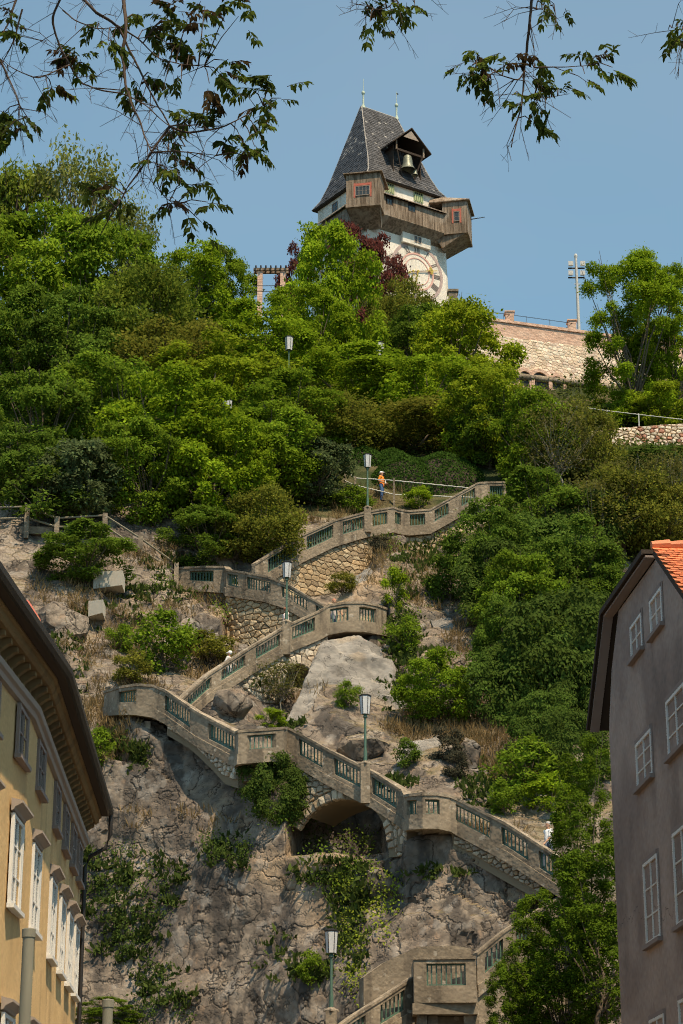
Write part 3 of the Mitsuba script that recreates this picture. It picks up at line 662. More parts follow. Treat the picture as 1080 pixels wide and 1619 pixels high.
for u0 in (-2.25, .92):
    wk = window(TOW, tp(u0, -4.02, 91.30), TU, ZUP, -TW, 1.03, 1.02, .07, 4, 1, 'green_shutter')
    add('shutter_slat', cat_meshes([box_axes(tp(u0 + .10 + i * .22, -4.09, 91.37), TU * .11 + -TW * .05, ZUP * .62, -TW * .02) for i in range(4)]), 'green_shutter', wk)
for w0 in (.74, -3.0): window(TOW, tp(-4.02, w0 + .9, 91.0), -TW, ZUP, -TU, .9, .95, .07, 2, 2, 'grey_trim')

# roof: flared steep hip with ridge; rows of slates laid on the four faces
RZ0, RZ1 = 92.5, 101.8
lev = [(92.35, 4.42, 4.42), (93.2, 3.86, 3.84), (94.6, 3.42, 3.18), (101.8, 1.98, .10)]
slabs = [hull([tp(x, y, z) for z, a, b in (lev[i], lev[i + 1]) for x in (-a, a) for y in (-b, b)]) for i in range(3)]
scene['slate'] = prin(VC, .55, .45)
RK = add('roof', cat_meshes([tbox(-4.38, 4.38, -4.38, 4.38, 92.28, 92.36)] + slabs), 'dark_wood', TOW)
g = np.random.default_rng(11); sv, sf, sc_ = [], [], []
for face in range(4):
    for i in range(3):
        z0, a0, c0 = lev[i]; z1, a1, c1 = lev[i + 1]
        rows = int(np.hypot(z1 - z0, (c0 - c1)) / .26)
        for r in range(rows):
            t0, t1 = r / rows, min((r + 1.25) / rows, 1.0)
            def edge(t):
                a, c, z = a0 + (a1 - a0) * t, c0 + (c1 - c0) * t, z0 + (z1 - z0) * t
                return [(-a, -c, z), (a, -c, z), (-a, c, z), (a, c, z)]
            q0, q1 = edge(t0), edge(t1)
            A0, B0, A1, B1 = {0: (q0[0], q0[1], q1[0], q1[1]), 1: (q0[2], q0[0], q1[2], q1[0]), 2: (q0[3], q0[2], q1[3], q1[2]), 3: (q0[1], q0[3], q1[1], q1[3])}[face]
            A0, B0, A1, B1 = (tp(*v) for v in (A0, B0, A1, B1))
            nn = np.cross(B0 - A0, A1 - A0); nn /= np.linalg.norm(nn)
            n = max(1, int(np.linalg.norm(B0 - A0) / .30)); sh = (r % 2) * .5
            for k in range(-1, n + 1):
                x0, x1 = np.clip([(k + sh + .03) / n, (k + sh + .97) / n], 0, 1)
                if x1 - x0 < .2 / n: continue
                lift = .035 + .03 * g.random()
                v = [A0 + (B0 - A0) * x0 + nn * lift, A0 + (B0 - A0) * x1 + nn * lift * (.7 + .5 * g.random()), A1 + (B1 - A1) * x1 + nn * .006, A1 + (B1 - A1) * x0 + nn * .006]
                v += [v[0] - nn * lift * .9, v[1] - nn * lift * .9]
                b = len(sv); sv += v; sf += [[b, b + 1, b + 2], [b, b + 2, b + 3], [b + 4, b + 5, b + 1], [b + 4, b + 1, b]]
                c = np.array([.062, .062, .068]) * (.6 + .8 * g.random())
                tz = (t0 + i) / 3
                if g.random() < (.26 if (face == 1 and 96.6 < v[0][2] < 98.8) else .02): c = np.array([.24, .23, .22]) * (.7 + .5 * g.random())
                sc_ += [c] * 6
tag(add('slates', trimesh.Trimesh(sv, sf, process=False), 'slate', RK, color=np.array(sc_)), kind='stuff')
hip = [tube([tp(*p) for p in pts], .055, 5) for sx in (-1, 1) for sy in (-1, 1) for pts in [[(sx * a, sy * c, z + .03) for z, a, c in lev]]]
add('hip_ridge', cat_meshes(hip + [tube([tp(-2.0, 0, 101.86), tp(2.0, 0, 101.86)], .09, 6)]), 'slate', RK, color=None if False else np.tile([.30, .28, .26], (sum(len(h.vertices) for h in hip) + 14, 1)))
scene['copper'] = prin((.42, .50, .42), .6, .4)
for ux, zt in ((-1.72, 103.3), (2.02, 103.2)):
    k = add('finial', lathe([(.20, 101.75), (.17, 101.95), (.085, 102.2), (.075, zt - .15), (.15, zt - .05), (.17, zt + .08), (.12, zt + .22), (.03, zt + .28), (.022, zt + 1.5), (0, zt + 1.55)], tp(ux, 0, 0), 10), 'copper', RK, smooth=50)
add('weather_vane', cat_meshes([box_axes(tp(2.02, -.01, 104.45), TU * .22, TW * .02, ZUP * .14)]), 'dark_metal', RK)

# wooden gallery: soffit, boarded fronts, roof strip, and a bay on each corner
GO, GZ0, GZ1 = 5.30, 88.25, 90.15
GL = 4.62
sof = [hull([tp(x, y, z) for z, b, c_, d_ in ((87.3, 4.3, 4.3, 4.3), (88.22, GO + .04, GL + .04, 4.3), (88.3, GO + .04, GL + .04, 4.3)) for x in (-c_, b) for y in (-b, d_)])]
GK = add('gallery', cat_meshes(sof), 'old_wood', TOW)
for si, (ax, an) in enumerate(((TU, -TW), (-TW, -TU), (TW, TU))):
    out = GL if si == 1 else GO; c = TC + an * out
    a0, a1 = {0: (-GL, GO), 1: (-3.5, GO), 2: (-GO, 3.5)}[si]
    add('gallery_core', box_axes(c + ax * (a0 + .02) - an * .30 + ZUP * (GZ0 + .06), ax * (a1 - a0 - .04), an * .25, ZUP * (GZ1 - GZ0 - .08)), 'dark_wood', TOW)
    wd = .265; n_ = int((a1 - a0) / wd)
    for i in range(n_):
        x = a0 + i * wd; holes = si == 0 and (-2.92 < x + wd / 2 < -2.3 or -.62 < x + wd / 2 < .28)
        if si == 0 and abs(x + wd / 2) > 3.75: continue
        if si == 1 and x > 3.7 or si == 2 and x < -3.9: continue
        add('board', box_axes(c + ax * (x + .008) + ZUP * GZ0 - an * .045, ax * (wd - .016), an * (.045 + .012 * g.random()), ZUP * ((89.33 if holes else GZ1) - GZ0)), 'old_wood', GK)
    v = [c + ax * (a0 - .0) + an * .30 + ZUP * 90.10, c + ax * a1 + an * .30 + ZUP * 90.10, c + ax * min(a1, 4.0) - an * (out - 4.03) + ZUP * 91.0, c + ax * max(a0, -4.0) - an * (out - 4.03) + ZUP * 91.0]
    add('gallery_roof', hull(v + [p + ZUP * .09 for p in v]), 'old_wood', GK)
    if si == 0:
        for a_, b_ in ((-2.92, -2.3), (-.62, .28)):
            window(TOW, c + ax * a_ + ZUP * 89.34 - an * .05, ax, ZUP, an, b_ - a_, .62, .05, 2, 1, 'dark_wood')
scene['red_trim'] = prin((.42, .12, .085), .7, .3)
for k, (d, t) in enumerate((((-TU - TW), (TU - TW)), ((TU - TW), (TU + TW)), ((TU + TW), (-TU + TW)), ((-TU + TW), (-TU - TW)))):
    if k > 1: continue                                                # the two rear corners carry none
    d, t = d / 2 ** .5, t / 2 ** .5
    B = add('corner_bay', box_axes(TC + d * 6.3 - t * 1.44 + ZUP * 88.32, t * 2.88, d * 1.84, ZUP * 2.9), 'dark_wood', TOW)
    c = TC + d * 8.2
    nb = 12
    if k < 2:
        for i in range(nb):
            wd = 3.0 / nb
            add('board', box_axes(c - t * 1.5 + t * (i * wd + .008) - d * .055 + ZUP * (88.28 - .02 * g.random()), t * (wd - .016), d * (.045 + .014 * g.random()), ZUP * 2.95), 'old_wood', B)
        for sgn in (-1, 1):
            for i in range(9):
                wd = 2.2 / 9
                add('board', box_axes(c + t * sgn * 1.5 - t * sgn * .055 - d * (.06 + (i + 1) * wd) + d * .008 + ZUP * 88.28, t * sgn * (.045 + .014 * g.random()), d * (wd - .016), ZUP * 2.95), 'old_wood', B)
    add('base_beam', box_axes(c - t * 1.53 - d * 2.1 + ZUP * 88.06, t * 3.06, d * 2.14, ZUP * .2), 'old_wood', B)
    # roof: low pyramid running into the main roof
    e = [c + t * s * 1.72 + d * q + ZUP * z for s, q, z in ((-1, .25, 91.22), (1, .25, 91.22), (1, -3.4, 91.22), (-1, -3.4, 91.22))]
    m = hull(e + [p + ZUP * .08 for p in e] + [c - d * 1.9 + ZUP * 92.45, c - d * 3.4 + ZUP * 92.7])
    add('bay_roof', m, 'old_wood', B)
    # struts below
    st = [c - d * .3 + t * s * 1.45 + ZUP * 88.05 for s in (-1, 1)]
    lowp = [TC + d * 5.9 + t * s * 1.2 + ZUP * 86.9 for s in (-1, 1)]
    add('bay_soffit', hull(st + [p - d * .1 for p in st] + lowp + [TC + d * 5.2 + t * s * 1.2 + ZUP * 88.0 for s in (-1, 1)]), 'old_wood', B)
    def bay_win(o, ax, an, w_, h_, n_):
        window(B, o, ax, ZUP, an, w_, h_, .05, n_, 2, 'grey_trim')
        q = o - ax * .16 - ZUP * .16
        add('painted_trim', cat_meshes([box_axes(q, ax * .14, ZUP * (h_ + .5), an * .015), box_axes(q + ax * (w_ + .18), ax * .14, ZUP * (h_ + .5), an * .015), box_axes(q + ax * .142 + ZUP * (h_ + .22), ax * (w_ + .034), ZUP * .22, an * .015)]), 'red_trim', B)
    if k == 0: bay_win(c - t * .66 + d * .02 + ZUP * 89.1, t, d, 1.25, .92, 4)
    if k == 1:
        tt = -t
        bay_win(c + tt * 1.52 - d * 1.22 + ZUP * 89.25, d, tt, .52, .95, 1)
add('spout', tube([TC + (TU - TW) / 2 ** .5 * 8.3 + ZUP * 90.1, TC + (TU - TW) / 2 ** .5 * 9.6 + ZUP * 90.2], [.05, .03], 6), 'dark_metal', TOW)

# bell dormer in the front roof face, small dormer at the right
DK = add('bell_dormer', cat_meshes([]) if False else cat_meshes([box_axes(tp(-.95, -3.55, 93.3), TU * .09, TW * 3.2, ZUP * 3.3), box_axes(tp(2.05, -3.55, 93.3), TU * .09, TW * 3.2, ZUP * 3.3), box_axes(tp(-.85, -1.9, 93.3), TU * 2.88, TW * .09, ZUP * 3.6)]), 'dark_wood', TOW)
for s in (-1, 1):
    v = [tp(.6, -4.35, 98.35), tp(.6, -.3, 98.35), tp(.6 + s * 2.15, -4.35, 96.35), tp(.6 + s * 2.15, -.6, 96.35)]
    add('dormer_roof', hull(v + [p + ZUP * .12 for p in v]), 'dark_wood', DK)
add('gable_board', hull([tp(.6, -4.22, 98.2), tp(-.25, -4.22, 97.35), tp(1.45, -4.22, 97.35), tp(.6, -4.17, 98.2), tp(-.25, -4.17, 97.35), tp(1.45, -4.17, 97.35)]), 'grey_trim', DK)
for s in (-1, 1):
    add('post', box_axes(tp(.6 + s * 1.5 - .07, -4.05, 96.0), TU * .14, TW * .14, ZUP * .9), 'old_wood', DK)
    add('brace', tube([tp(.6 + s * 1.5, -4.0, 96.3), tp(.6 + s * .55, -3.6, 93.3)], .07, 5), 'dark_wood', DK)
add('headstock', box_axes(tp(-.8, -3.85, 96.05), TU * 2.8, TW * .2, ZUP * .2), 'dark_wood', DK)
bell = [(0.02, 1.55), (.18, 1.52), (.34, 1.38), (.42, 1.1), (.47, .6), (.58, .25), (.74, .03), (.78, 0), (.72, 0), (.5, .3), (.4, .6), (.36, 1.1), (0.02, 1.35)]
add('bell', lathe(bell, tp(.5, -3.75, 94.35), 16), 'bronze', DK, smooth=40)
add('small_bell', lathe([(a * .42, b * .42) for a, b in bell], tp(1.05, -4.1, 93.85), 12), 'bronze', DK, smooth=40)
d2 = add('side_dormer', hull([tp(3.0, 1.5, 93.3), tp(4.6, 1.5, 93.6), tp(3.0, -.2, 93.3), tp(4.6, -.2, 93.6), tp(2.6, .65, 95.2), tp(4.7, .65, 94.9)]), 'dark_wood', TOW)
# pier and rail at the tower's foot
key = thing('stone_pier', 'small square stone pier beside the foot of the clock tower', 'pier')
pc = P(716, 464, 170)
add('shaft', boxm((.75, .75, 12), pc + [0, 0, -6]), 'concrete', key); add('cap', boxm((.95, .95, .22), pc + [0, 0, .12]), 'concrete', key)

# ------------------------------------------------------------------ fortress wall, lower walls, pergola
g = np.random.default_rng(21)
fw = Path([[*P(x, y, Y), 9.0] for x, y, Y in ((700, 494, 147.2), (760, 503, 148.6), (860, 516.5, 151.8), (960, 530, 154.6), (1100, 549, 159))])
FK = thing('fortress_wall', 'long pink and cream fortress wall with rounded string course right of the clock tower', 'fortress wall')
ftop = lambda s: fw.at(s)[..., 2]
add('wall', wall_mesh(fw, 0, fw.s[-1], lambda s: (ftop(s) - 14, ftop(s)), 0, 1.2), 'pink_brick', FK, smooth=20)
add('coping', wall_mesh(fw, 0.01, fw.s[-1] - .01, lambda s: (ftop(s) - .12, ftop(s) + .10), -.12, 1.3), 'pink_brick', FK)
CREAM = [(.66, .54, .41), (.72, .61, .48), (.60, .48, .37), (.68, .55, .46), (.75, .66, .54)]
masonry(FK, fw, .1, fw.s[-1] - .1, lambda s: float(ftop(s)) - 4.15, lambda s: float(ftop(s)) - 1.25, .24, .50, CREAM, 0.0, g, depth=.03, joint=.014, joined=True)
add('string_course', tube([[*(fw.at(s)[:2] - fw.nor(s) * .05), float(ftop(s)) - 4.45] for s in np.linspace(.1, fw.s[-1] - .1, 24)], .27, 10), 'white_plaster' if False else 'concrete', FK, smooth=40)
def arch_opening(px, py, w, h, Y):
    c = P(px, py, Y); s = fw.s_of(px); b = fw.at(s); n2 = np.array([*fw.nor(s), 0]); ax = np.array([n2[1], -n2[0], 0])
    zc = c[2]; o = np.array([b[0], b[1], 0]) - n2 * .03
    poly = Polygon([(-w, 0), (w, 0), (w, h)] + [(w * math.cos(a), h + w * math.sin(a)) for a in np.linspace(0, math.pi, 12)] + [(-w, h)])
    fr = poly.buffer(.28).difference(poly)
    for nm, pl, d0, d1, mt in (('arch_frame', fr, 0, .18, 'pink_brick'), ('arch_recess', poly, 0, .02, 'dark_metal')):  # flat dark plate paints the shade inside the arch, wall is not hollowed
        ms = []
        for gq in getattr(pl, 'geoms', [pl]):
            m = trimesh.creation.extrude_polygon(gq, 1, engine='earcut'); v = m.vertices
            m.vertices = o + v[:, :1] * ax - v[:, 2:] * n2 * d1 + np.array([0, 0, 1.0]) * (zc + v[:, 1:2]); m.fix_normals(); ms.append(m)
        add(nm, cat_meshes(ms), mt, FK)
arch_opening(826, 612, .55, .7, 150.7); arch_opening(850, 616, .8, .6, 151.4); arch_opening(876, 618, .55, .6, 152.2)
for x, y, w in ((806, 497, 14), (905, 510, 15)):
    b = fw.at(fw.s_of(x)); k = thing('brick_pier', 'brick pier on top of the fortress wall, ' + ('nearer the clock tower' if x < 850 else 'beside the floodlight mast'), 'pier')
    add('shaft', boxm((.62, .8, .75), b[:3] + [0, .4, .48]), 'pink_brick', k); add('cap', boxm((.78, .96, .1), b[:3] + [0, .4, .905]), 'pink_brick', k)
RLK = thing('wall_railing', 'thin dark railing along the top of the fortress wall', 'railing')
for dz in (.62,): add('rail', tube([[*fw.at(s)[:2], float(ftop(s)) + dz] for s in np.linspace(.5, fw.s[-1] - 12, 16)], .022, 5), 'dark_metal', RLK)
for s in np.linspace(1, fw.s[-1] - 12, 6): add('post', boxm((.03, .03, .62), [*fw.at(s)[:2], float(ftop(s)) + .36]), 'dark_metal', RLK)

lw = Path([[*P(x, y, Y), 1.3] for x, y, Y in ((930, 682, 126.5), (985, 676, 127.4), (1040, 672, 127.8), (1100, 668, 128.0))])
LK = thing('rubble_wall', 'low rubble wall of cream and reddish stones under the ivy bank', 'stone wall')
add('backing', wall_mesh(lw, 0, lw.s[-1], lambda s: (lw.at(s)[..., 2] - 2.2, lw.at(s)[..., 2]), .02, .8), 'mortar', LK)
masonry(LK, lw, 0, lw.s[-1], lambda s: float(lw.at(s)[2]) - 1.5, lambda s: float(lw.at(s)[2]), .22, .34, CREAM + [(.40, .20, .14), (.60, .52, .42)], 0.0, g, depth=.09, joint=.025)

# white stone wall stub beside the hedge
sp = P(834, 748, 117)
SK = thing('wall_stub', 'whitish broken wall end of stacked blocks beside the clipped hedge', 'wall')
add('core', boxm((.62, .7, 2.6), sp + [0, .36, -.0]), 'mortar', SK)
st_path = Path([[sp[0] - .36, sp[1], sp[2] + 1.35, 2.4], [sp[0] + .36, sp[1], sp[2] + 1.35, 2.4]])
masonry(SK, st_path, 0, st_path.s[-1], lambda s: sp[2] - 1.2, lambda s: sp[2] + 1.35, .22, .36, [(.62, .60, .57), (.55, .52, .48), (.68, .66, .62)], 0.0, g, depth=.07, name='block')
m = hull([P(803, 760, 119), P(803, 725, 119), P(828, 716, 117.9), P(828, 757, 117.9), P(803, 760, 119) + [0, .5, 0], P(803, 725, 119) + [0, .5, 0], P(828, 716, 117.9) + [0, .5, 0], P(828, 757, 117.9) + [0, .5, 0]])
add('side_wall', m, 'concrete', SK)

PK = thing('pergola', 'brick pergola with dark timber beams on the skyline left of the clock tower', 'pergola')
for x in (411, 447):
    b = P(x, 458, 160); t = P(x, 431, 160)
    add('pillar', boxm((.42, .42, t[2] - b[2] + 3), [(b[0]), 160, (b[2] - 3 + t[2]) / 2]), 'pink_brick', PK)
a, b = P(401, 428, 160), P(456, 428, 160)
for dy in (-.25, .3): add('beam', boxm((b[0] - a[0], .16, .22), [(a[0] + b[0]) / 2, 160 + dy, a[2]]), 'old_wood', PK)
for i in range(7): add('crossbar', boxm((.12, 1.2, .12), [a[0] + (b[0] - a[0]) * (i + .5) / 7, 160.05, a[2] + .175]), 'dark_wood', PK)
for py in (452, 461): add('rail', tube([P(401, py, 159.8), P(447, py - .5, 159.8)], .03, 5), 'dark_metal', PK)

# ------------------------------------------------------------------ yellow house on the left
YW = [(-8.27, 25.0), (-7.63, 36.0), (-6.99, 47.2), (-7.32, 55.0), (-7.66, 63.2)]
YH = thing('yellow_house', 'yellow ochre town house with white casement windows and deep bracketed eaves on the left', 'house')
yp = Path([[x, y, 13.9, 13.9] for x, y in YW])
if yp.n[:, 0].mean() > 0: yp.n = -yp.n                              # normals into the house (-x)
wv = wall_mesh(yp, 0, yp.s[-1], lambda s: (s * 0, s * 0 + 13.9), 0, .5)
add('wall', wv, 'yellow_plaster', YH, smooth=False)
ce = np.array(YW[-1]); ne = yp.nor(yp.s[-1])
add('end_wall', box_axes([ce[0] + ne[0] * .5, ce[1] - .3, 0], [-9, .5, 0], [0, .3, 0], [0, 0, 13.9]), 'yellow_plaster', YH)
def strip(path, s0, s1, prof_pts, bsdf, name, key, sm=25):
    """sweep a closed profile of (outward, z) along a path"""
    sb = np.unique(np.concatenate([[s0, s1], path.s[(path.s > s0) & (path.s < s1)]])); q, n2 = path.at(sb), path.nor(sb)
    k = len(prof_pts); V = np.array([[[q[i, 0] - n2[i, 0] * o, q[i, 1] - n2[i, 1] * o, z] for o, z in prof_pts] for i in range(len(sb))]).reshape(-1, 3)
    F = []
    for i in range(len(sb) - 1):
        for j in range(k):
            a_, b_ = i * k + j, i * k + (j + 1) % k
            F += [[a_, b_, b_ + k], [a_, b_ + k, a_ + k]]
    for i0, rev in ((0, False), ((len(sb) - 1) * k, True)):
        for j in range(1, k - 1): F.append([i0, i0 + j + 1, i0 + j] if not rev else [i0, i0 + j, i0 + j + 1])
    m = trimesh.Trimesh(V, F, process=False); m.fix_normals()
    return add(name, m, bsdf, key)
L = yp.s[-1]
strip(yp, 0, L + 0, [(.003, 13.18), (.10, 13.2), (.13, 13.3), (.20, 13.34), (.22, 13.46), (.003, 13.5)], 'grey_trim', 'frieze_moulding', YH)
strip(yp, 0, L, [(.003, 13.92), (.40, 13.92), (.46, 13.98), (.48, 14.08), (.54, 14.12), (.54, 14.16), (.003, 14.16)], 'shaded_ochre_trim', 'cornice', YH)
EV = strip(yp, 0, L + 0, [(-.5, 14.164), (.74, 14.164), (.74, 14.24), (-.5, 14.8)], 'dark_wood', 'eave', YH)
strip(yp, 0, L, [(.743, 14.16), (.83, 14.13), (.89, 14.22), (.89, 14.36), (.86, 14.36), (.83, 14.25), (.743, 14.25)], 'dark_metal', 'gutter', YH)
strip(yp, 0, L, [(-.5, 14.17), (-.45, 14.8), (-6.0, 18.3), (-6.2, 14.17)], 'dark_metal', 'roof', YH)
for s in np.arange(.4, L, .66):
    q, n2 = yp.at(s), yp.nor(s); ax = np.array([n2[1], -n2[0], 0]); an = np.array([-n2[0], -n2[1], 0])
    pr = Polygon([(.003, 13.52), (.08, 13.54), (.11, 13.66), (.27, 13.78), (.35, 13.81), (.35, 13.915), (.003, 13.915)])
    m = trimesh.creation.extrude_polygon(pr, .20, engine='earcut'); v = m.vertices
    m.vertices = np.array([q[0], q[1], 0]) + v[:, :1] * an + v[:, 1:2] * ZUP + (v[:, 2:] - .10) * ax; m.fix_normals()
    add('bracket', m, 'shaded_ochre_trim', YH)
def facade_window(path, key, yc, z0, w, h, hood, nzb, frame='white_paint', wall_out=.01, wing=True):
    s = float(np.interp(yc, path.p[:, 1], path.s)); q, n2 = path.at(s), path.nor(s)
    an = np.array([-n2[0], -n2[1], 0]); ax = np.array([-n2[1], n2[0], 0])
    if ax[1] < 0: ax = -ax
    o = np.array([q[0], q[1], z0]) - ax * w / 2 + an * wall_out
    wk = window(key, o, ax, ZUP, an, w, h, .085, 2, nzb, frame)
    # outer casing standing off the wall and the sill
    cs_ = [box_axes(o - ax * .11 - an * .008, ax * .10, ZUP * h, an * .08), box_axes(o + ax * (w + .01) - an * .008, ax * .10, ZUP * h, an * .08)]
    for c_ in cs_: add('casing', c_, frame, wk)
    add('sill', box_axes(o - ax * .16 - ZUP * .10 - an * .008, ax * (w + .32), ZUP * .097, an * .16), frame, wk)
    if hood:
        b = o - ax * .2 + ZUP * (h + .04) - an * .008
        pr = Polygon([(0, 0), (.06, .02), (.09, .08), (.20, .14), (.25, .16), (.25, .21), (0, .27)])
        m = trimesh.creation.extrude_polygon(pr, w + .4, engine='earcut'); v = m.vertices
        m.vertices = b + v[:, :1] * an + v[:, 1:2] * ZUP + v[:, 2:] * ax; m.fix_normals()
        add('hood', m, 'grey_trim', wk)
    return wk
for i, yc in enumerate((33.4, 36.6, 39.8, 43.1, 46.2, 49.6, 54.2, 57.1, 59.7, 62.0)):
    facade_window(yp, YH, yc, 8.80, 1.25, 1.92, True, 3)
    facade_window(yp, YH, yc, 12.02, 1.2, 1.12, False, 2, 'mauve_trim')
    if yc < 58: facade_window(yp, YH, yc, 4.3, 1.25, 2.25, True, 3)
# downpipe
dc = np.array([*yp.at(L)[:2], 0]); nn3 = np.array([-ne[0], -ne[1], 0])
add('downpipe', tube([dc + nn3 * .83 + [0, -.15, 14.2], dc + nn3 * .83 + [0, -.15, 13.6], dc + nn3 * .70 + [0, -.12, 13.2], dc + nn3 * .25 + [0, -.1, 12.95], dc + nn3 * .12 + [0, -.1, 12.6], dc + nn3 * .12 + [0, -.1, 8.3], dc + nn3 * .12 + [0, -.1, 0]], .065, 8), 'dark_metal', YH, smooth=40)
# dormer above the eaves
da = P(30, 962, 47)
DM = add('dormer', hull([P(20, 985, 46.5), P(20, 938, 46.5), P(48, 955, 50), P(66, 985, 50), P(66, 1010, 50)] + [p + np.array([-2.5, .8, 0]) for p in (P(20, 985, 46.5), P(20, 938, 46.5), P(48, 955, 50), P(66, 985, 50))]), 'yellow_plaster', YH)
add('dormer_roof', hull([P(13, 933, 46.2), P(46, 950, 50), P(64, 979, 50.3), P(13, 930, 46.2) + [-2.5, 0, .8], P(46, 947, 50) + [-2.5, 0, .8], P(46, 953, 50), P(65, 984, 50.3)]), 'red_trim', DM)

# ------------------------------------------------------------------ grey mauve house on the right
rp0 = on_plane(963, 1152, (6.9, 53.0, 0), np.array([1, .072, 0.0]) / math.hypot(1, .072)); RN = np.array([1, .072, 0]) / math.hypot(1, .072)
RA = np.array([.072, -1, 0]) / math.hypot(1, .072)               # along the wall towards the viewer
RH = thing('mauve_house', 'grey mauve plastered house with narrow windows and orange tiled gable roof on the right', 'house')
def rw_sz(px, py):
    p = on_plane(px, py, rp0, RN); return float(np.dot(p - rp0, RA)), float(p[2])
gable = [(0, 0)] + [rw_sz(*q) for q in ((963, 1152), (967, 1060), (978, 966), (1040, 880), (1066, 916), (1110, 985))]
gable.append((gable[-1][0], 0))
gp = Polygon(gable)
m = trimesh.creation.extrude_polygon(gp, .5, engine='earcut'); v = m.vertices
m.vertices = rp0 * [1, 1, 0] + v[:, :1] * RA + v[:, 1:2] * ZUP + v[:, 2:] * RN; m.fix_normals()
add('gable_wall', m, 'mauve_plaster', RH)
rpt = lambda sz, o=0.0: rp0 * [1, 1, 0] + sz[0] * RA + sz[1] * ZUP - RN * o
add('rear_wall', box_axes(rpt((.002, 0), -.51), RN * 9, RA * .4, ZUP * gable[1][1]), 'mauve_plaster', RH)
vg = [rw_sz(*q) for q in ((946, 1152), (957, 1060), (968, 966), (1036, 869))]
for i in range(3):
    a_, b_ = vg[i], vg[i + 1]
    nrm2 = np.array([-(b_[1] - a_[1]), b_[0] - a_[0]]); nrm2 = nrm2 / np.linalg.norm(nrm2) * .10
    if nrm2[1] > 0 and i == 2: nrm2 = -nrm2
    if i < 2 and nrm2[0] < 0: nrm2 = -nrm2
    v = [rpt(p, o) for p in (a_, b_) for o in (.30, -9)] + [rpt((p[0] + nrm2[0], p[1] + nrm2[1]), o) for p in (a_, b_) for o in (.30, -9)]
    add('rear_roof', hull(v), 'dark_wood', RH)
    v = [rpt(p, o) for p in (a_, b_) for o in (.33, .303)] + [rpt((p[0] + nrm2[0] * 1.3, p[1] + nrm2[1] * 1.3), o) for p in (a_, b_) for o in (.33, .303)]
    add('bargeboard', hull(v), 'dark_wood', RH)
    w2 = [(p[0] + nrm2[0] * 1.4, p[1] + nrm2[1] * 1.4) for p in (a_, b_)]
    v = [rpt(p, o) for p in w2 for o in (.24, .003)] + [rpt((p[0] + nrm2[0] * .5, p[1] + nrm2[1] * .5), o) for p in w2 for o in (.24, .003)]
    add('soffit', hull(v), 'mauve_trim', RH)
# sunlit tiled slope towards the street: rows of tiles
A_, B_ = rw_sz(1041, 869), rw_sz(1110, 968)
dirv = np.array([B_[0] - A_[0], B_[1] - A_[1]]); Ls = np.linalg.norm(dirv); dirv /= Ls; nup = np.array([-dirv[1], dirv[0]]); nup = nup if nup[1] > 0 else -nup
v = [rpt(p, o) for p in (A_, B_) for o in (.12, -9)] + [rpt((p[0] - nup[0] * .14, p[1] - nup[1] * .14), o) for p in (A_, B_) for o in (.12, -9)]
RR = add('front_roof', hull(v), 'dark_wood', RH)
tv, tf, tc = [], [], []
for r in range(int(Ls / .17)):
    for c in range(46):
        o0 = .16 - c * .185 - (r % 2) * .09; s0 = r * .17
        zz = .035 + .02 * g.random()
        e = [(s0, o0, .05), (s0, o0 - .175, .05), (s0 + .24, o0 - .175, zz + .035), (s0 + .24, o0, zz + .035), (s0 + .24, o0 - .175, .012), (s0 + .24, o0, .012), (s0 + .262, o0 - .0875, zz + .035)]
        b = len(tv); tv += [rpt((A_[0] + dirv[0] * s + nup[0] * h, A_[1] + dirv[1] * s + nup[1] * h), o) for s, o, h in e]
        tf += [[b, b + 1, b + 2], [b, b + 2, b + 3], [b + 3, b + 2, b + 4], [b + 3, b + 4, b + 5], [b + 3, b + 2, b + 6]]
        cc = np.array([.52, .155, .065]) * (.65 + .65 * g.random()); tc += [cc if g.random() > .05 else cc * .35] * 7
mt = trimesh.Trimesh(tv, tf, process=False)
tag(add('roof_tiles', mt, 'painted', RR, color=np.clip(tc, 0, 1)), kind='stuff')
for i in range(22):
    p0, p1 = rpt((A_[0], A_[1] + .10), .16 - i * .38), rpt((A_[0], A_[1] + .13), -.27 - i * .38)
    mm = tube([p0, p1], [.10, .125], 8); add('ridge_tile', mm, 'painted', RR, color=vcol(mm, np.array([.55, .18, .08]) * (.75 + .4 * g.random())))
def rwin(bl, tr, nz, open_=False):
    s0, z0 = rw_sz(*bl); s1, z1 = rw_sz(*tr); w_ = abs(s1 - s0); h_ = z1 - z0
    o = rpt((min(s0, s1), z0), -.02)
    k = window(RH, o, RA, ZUP, -RN, w_, h_, .075, 2, nz, 'grey_trim' if False else 'white_paint')
    fr = [box_axes(rpt((min(s0, s1) - .10, z0), .003), RA * .095, ZUP * (h_ + .1), -RN * .02), box_axes(rpt((max(s0, s1) + .005, z0), .003), RA * .095, ZUP * (h_ + .1), -RN * .02), box_axes(rpt((min(s0, s1), z0 + h_ + .003), .003), RA * w_, ZUP * .097, -RN * .04)]
    add('surround', cat_meshes(fr), 'mauve_trim', k)
    add('sill', box_axes(rpt((min(s0, s1) - .12, z0 - .10), .003), RA * (w_ + .24), ZUP * .097, -RN * .12), 'mauve_trim', k)
for bl, tr, nz in (((1000.2, 1045.5), (1015, 968.5), 2), ((1031.2, 1008), (1046.6, 927), 2), ((1009.6, 1248.5), (1030, 1151.5), 3), ((1059, 1199), (1083, 1078), 3), ((1024, 1496), (1040, 1349), 3), ((1072, 1466), (1092, 1296), 3), ((1033, 1720), (1051, 1602), 3), ((1080, 1700), (1098, 1570), 3)):
    rwin(bl, tr, nz)

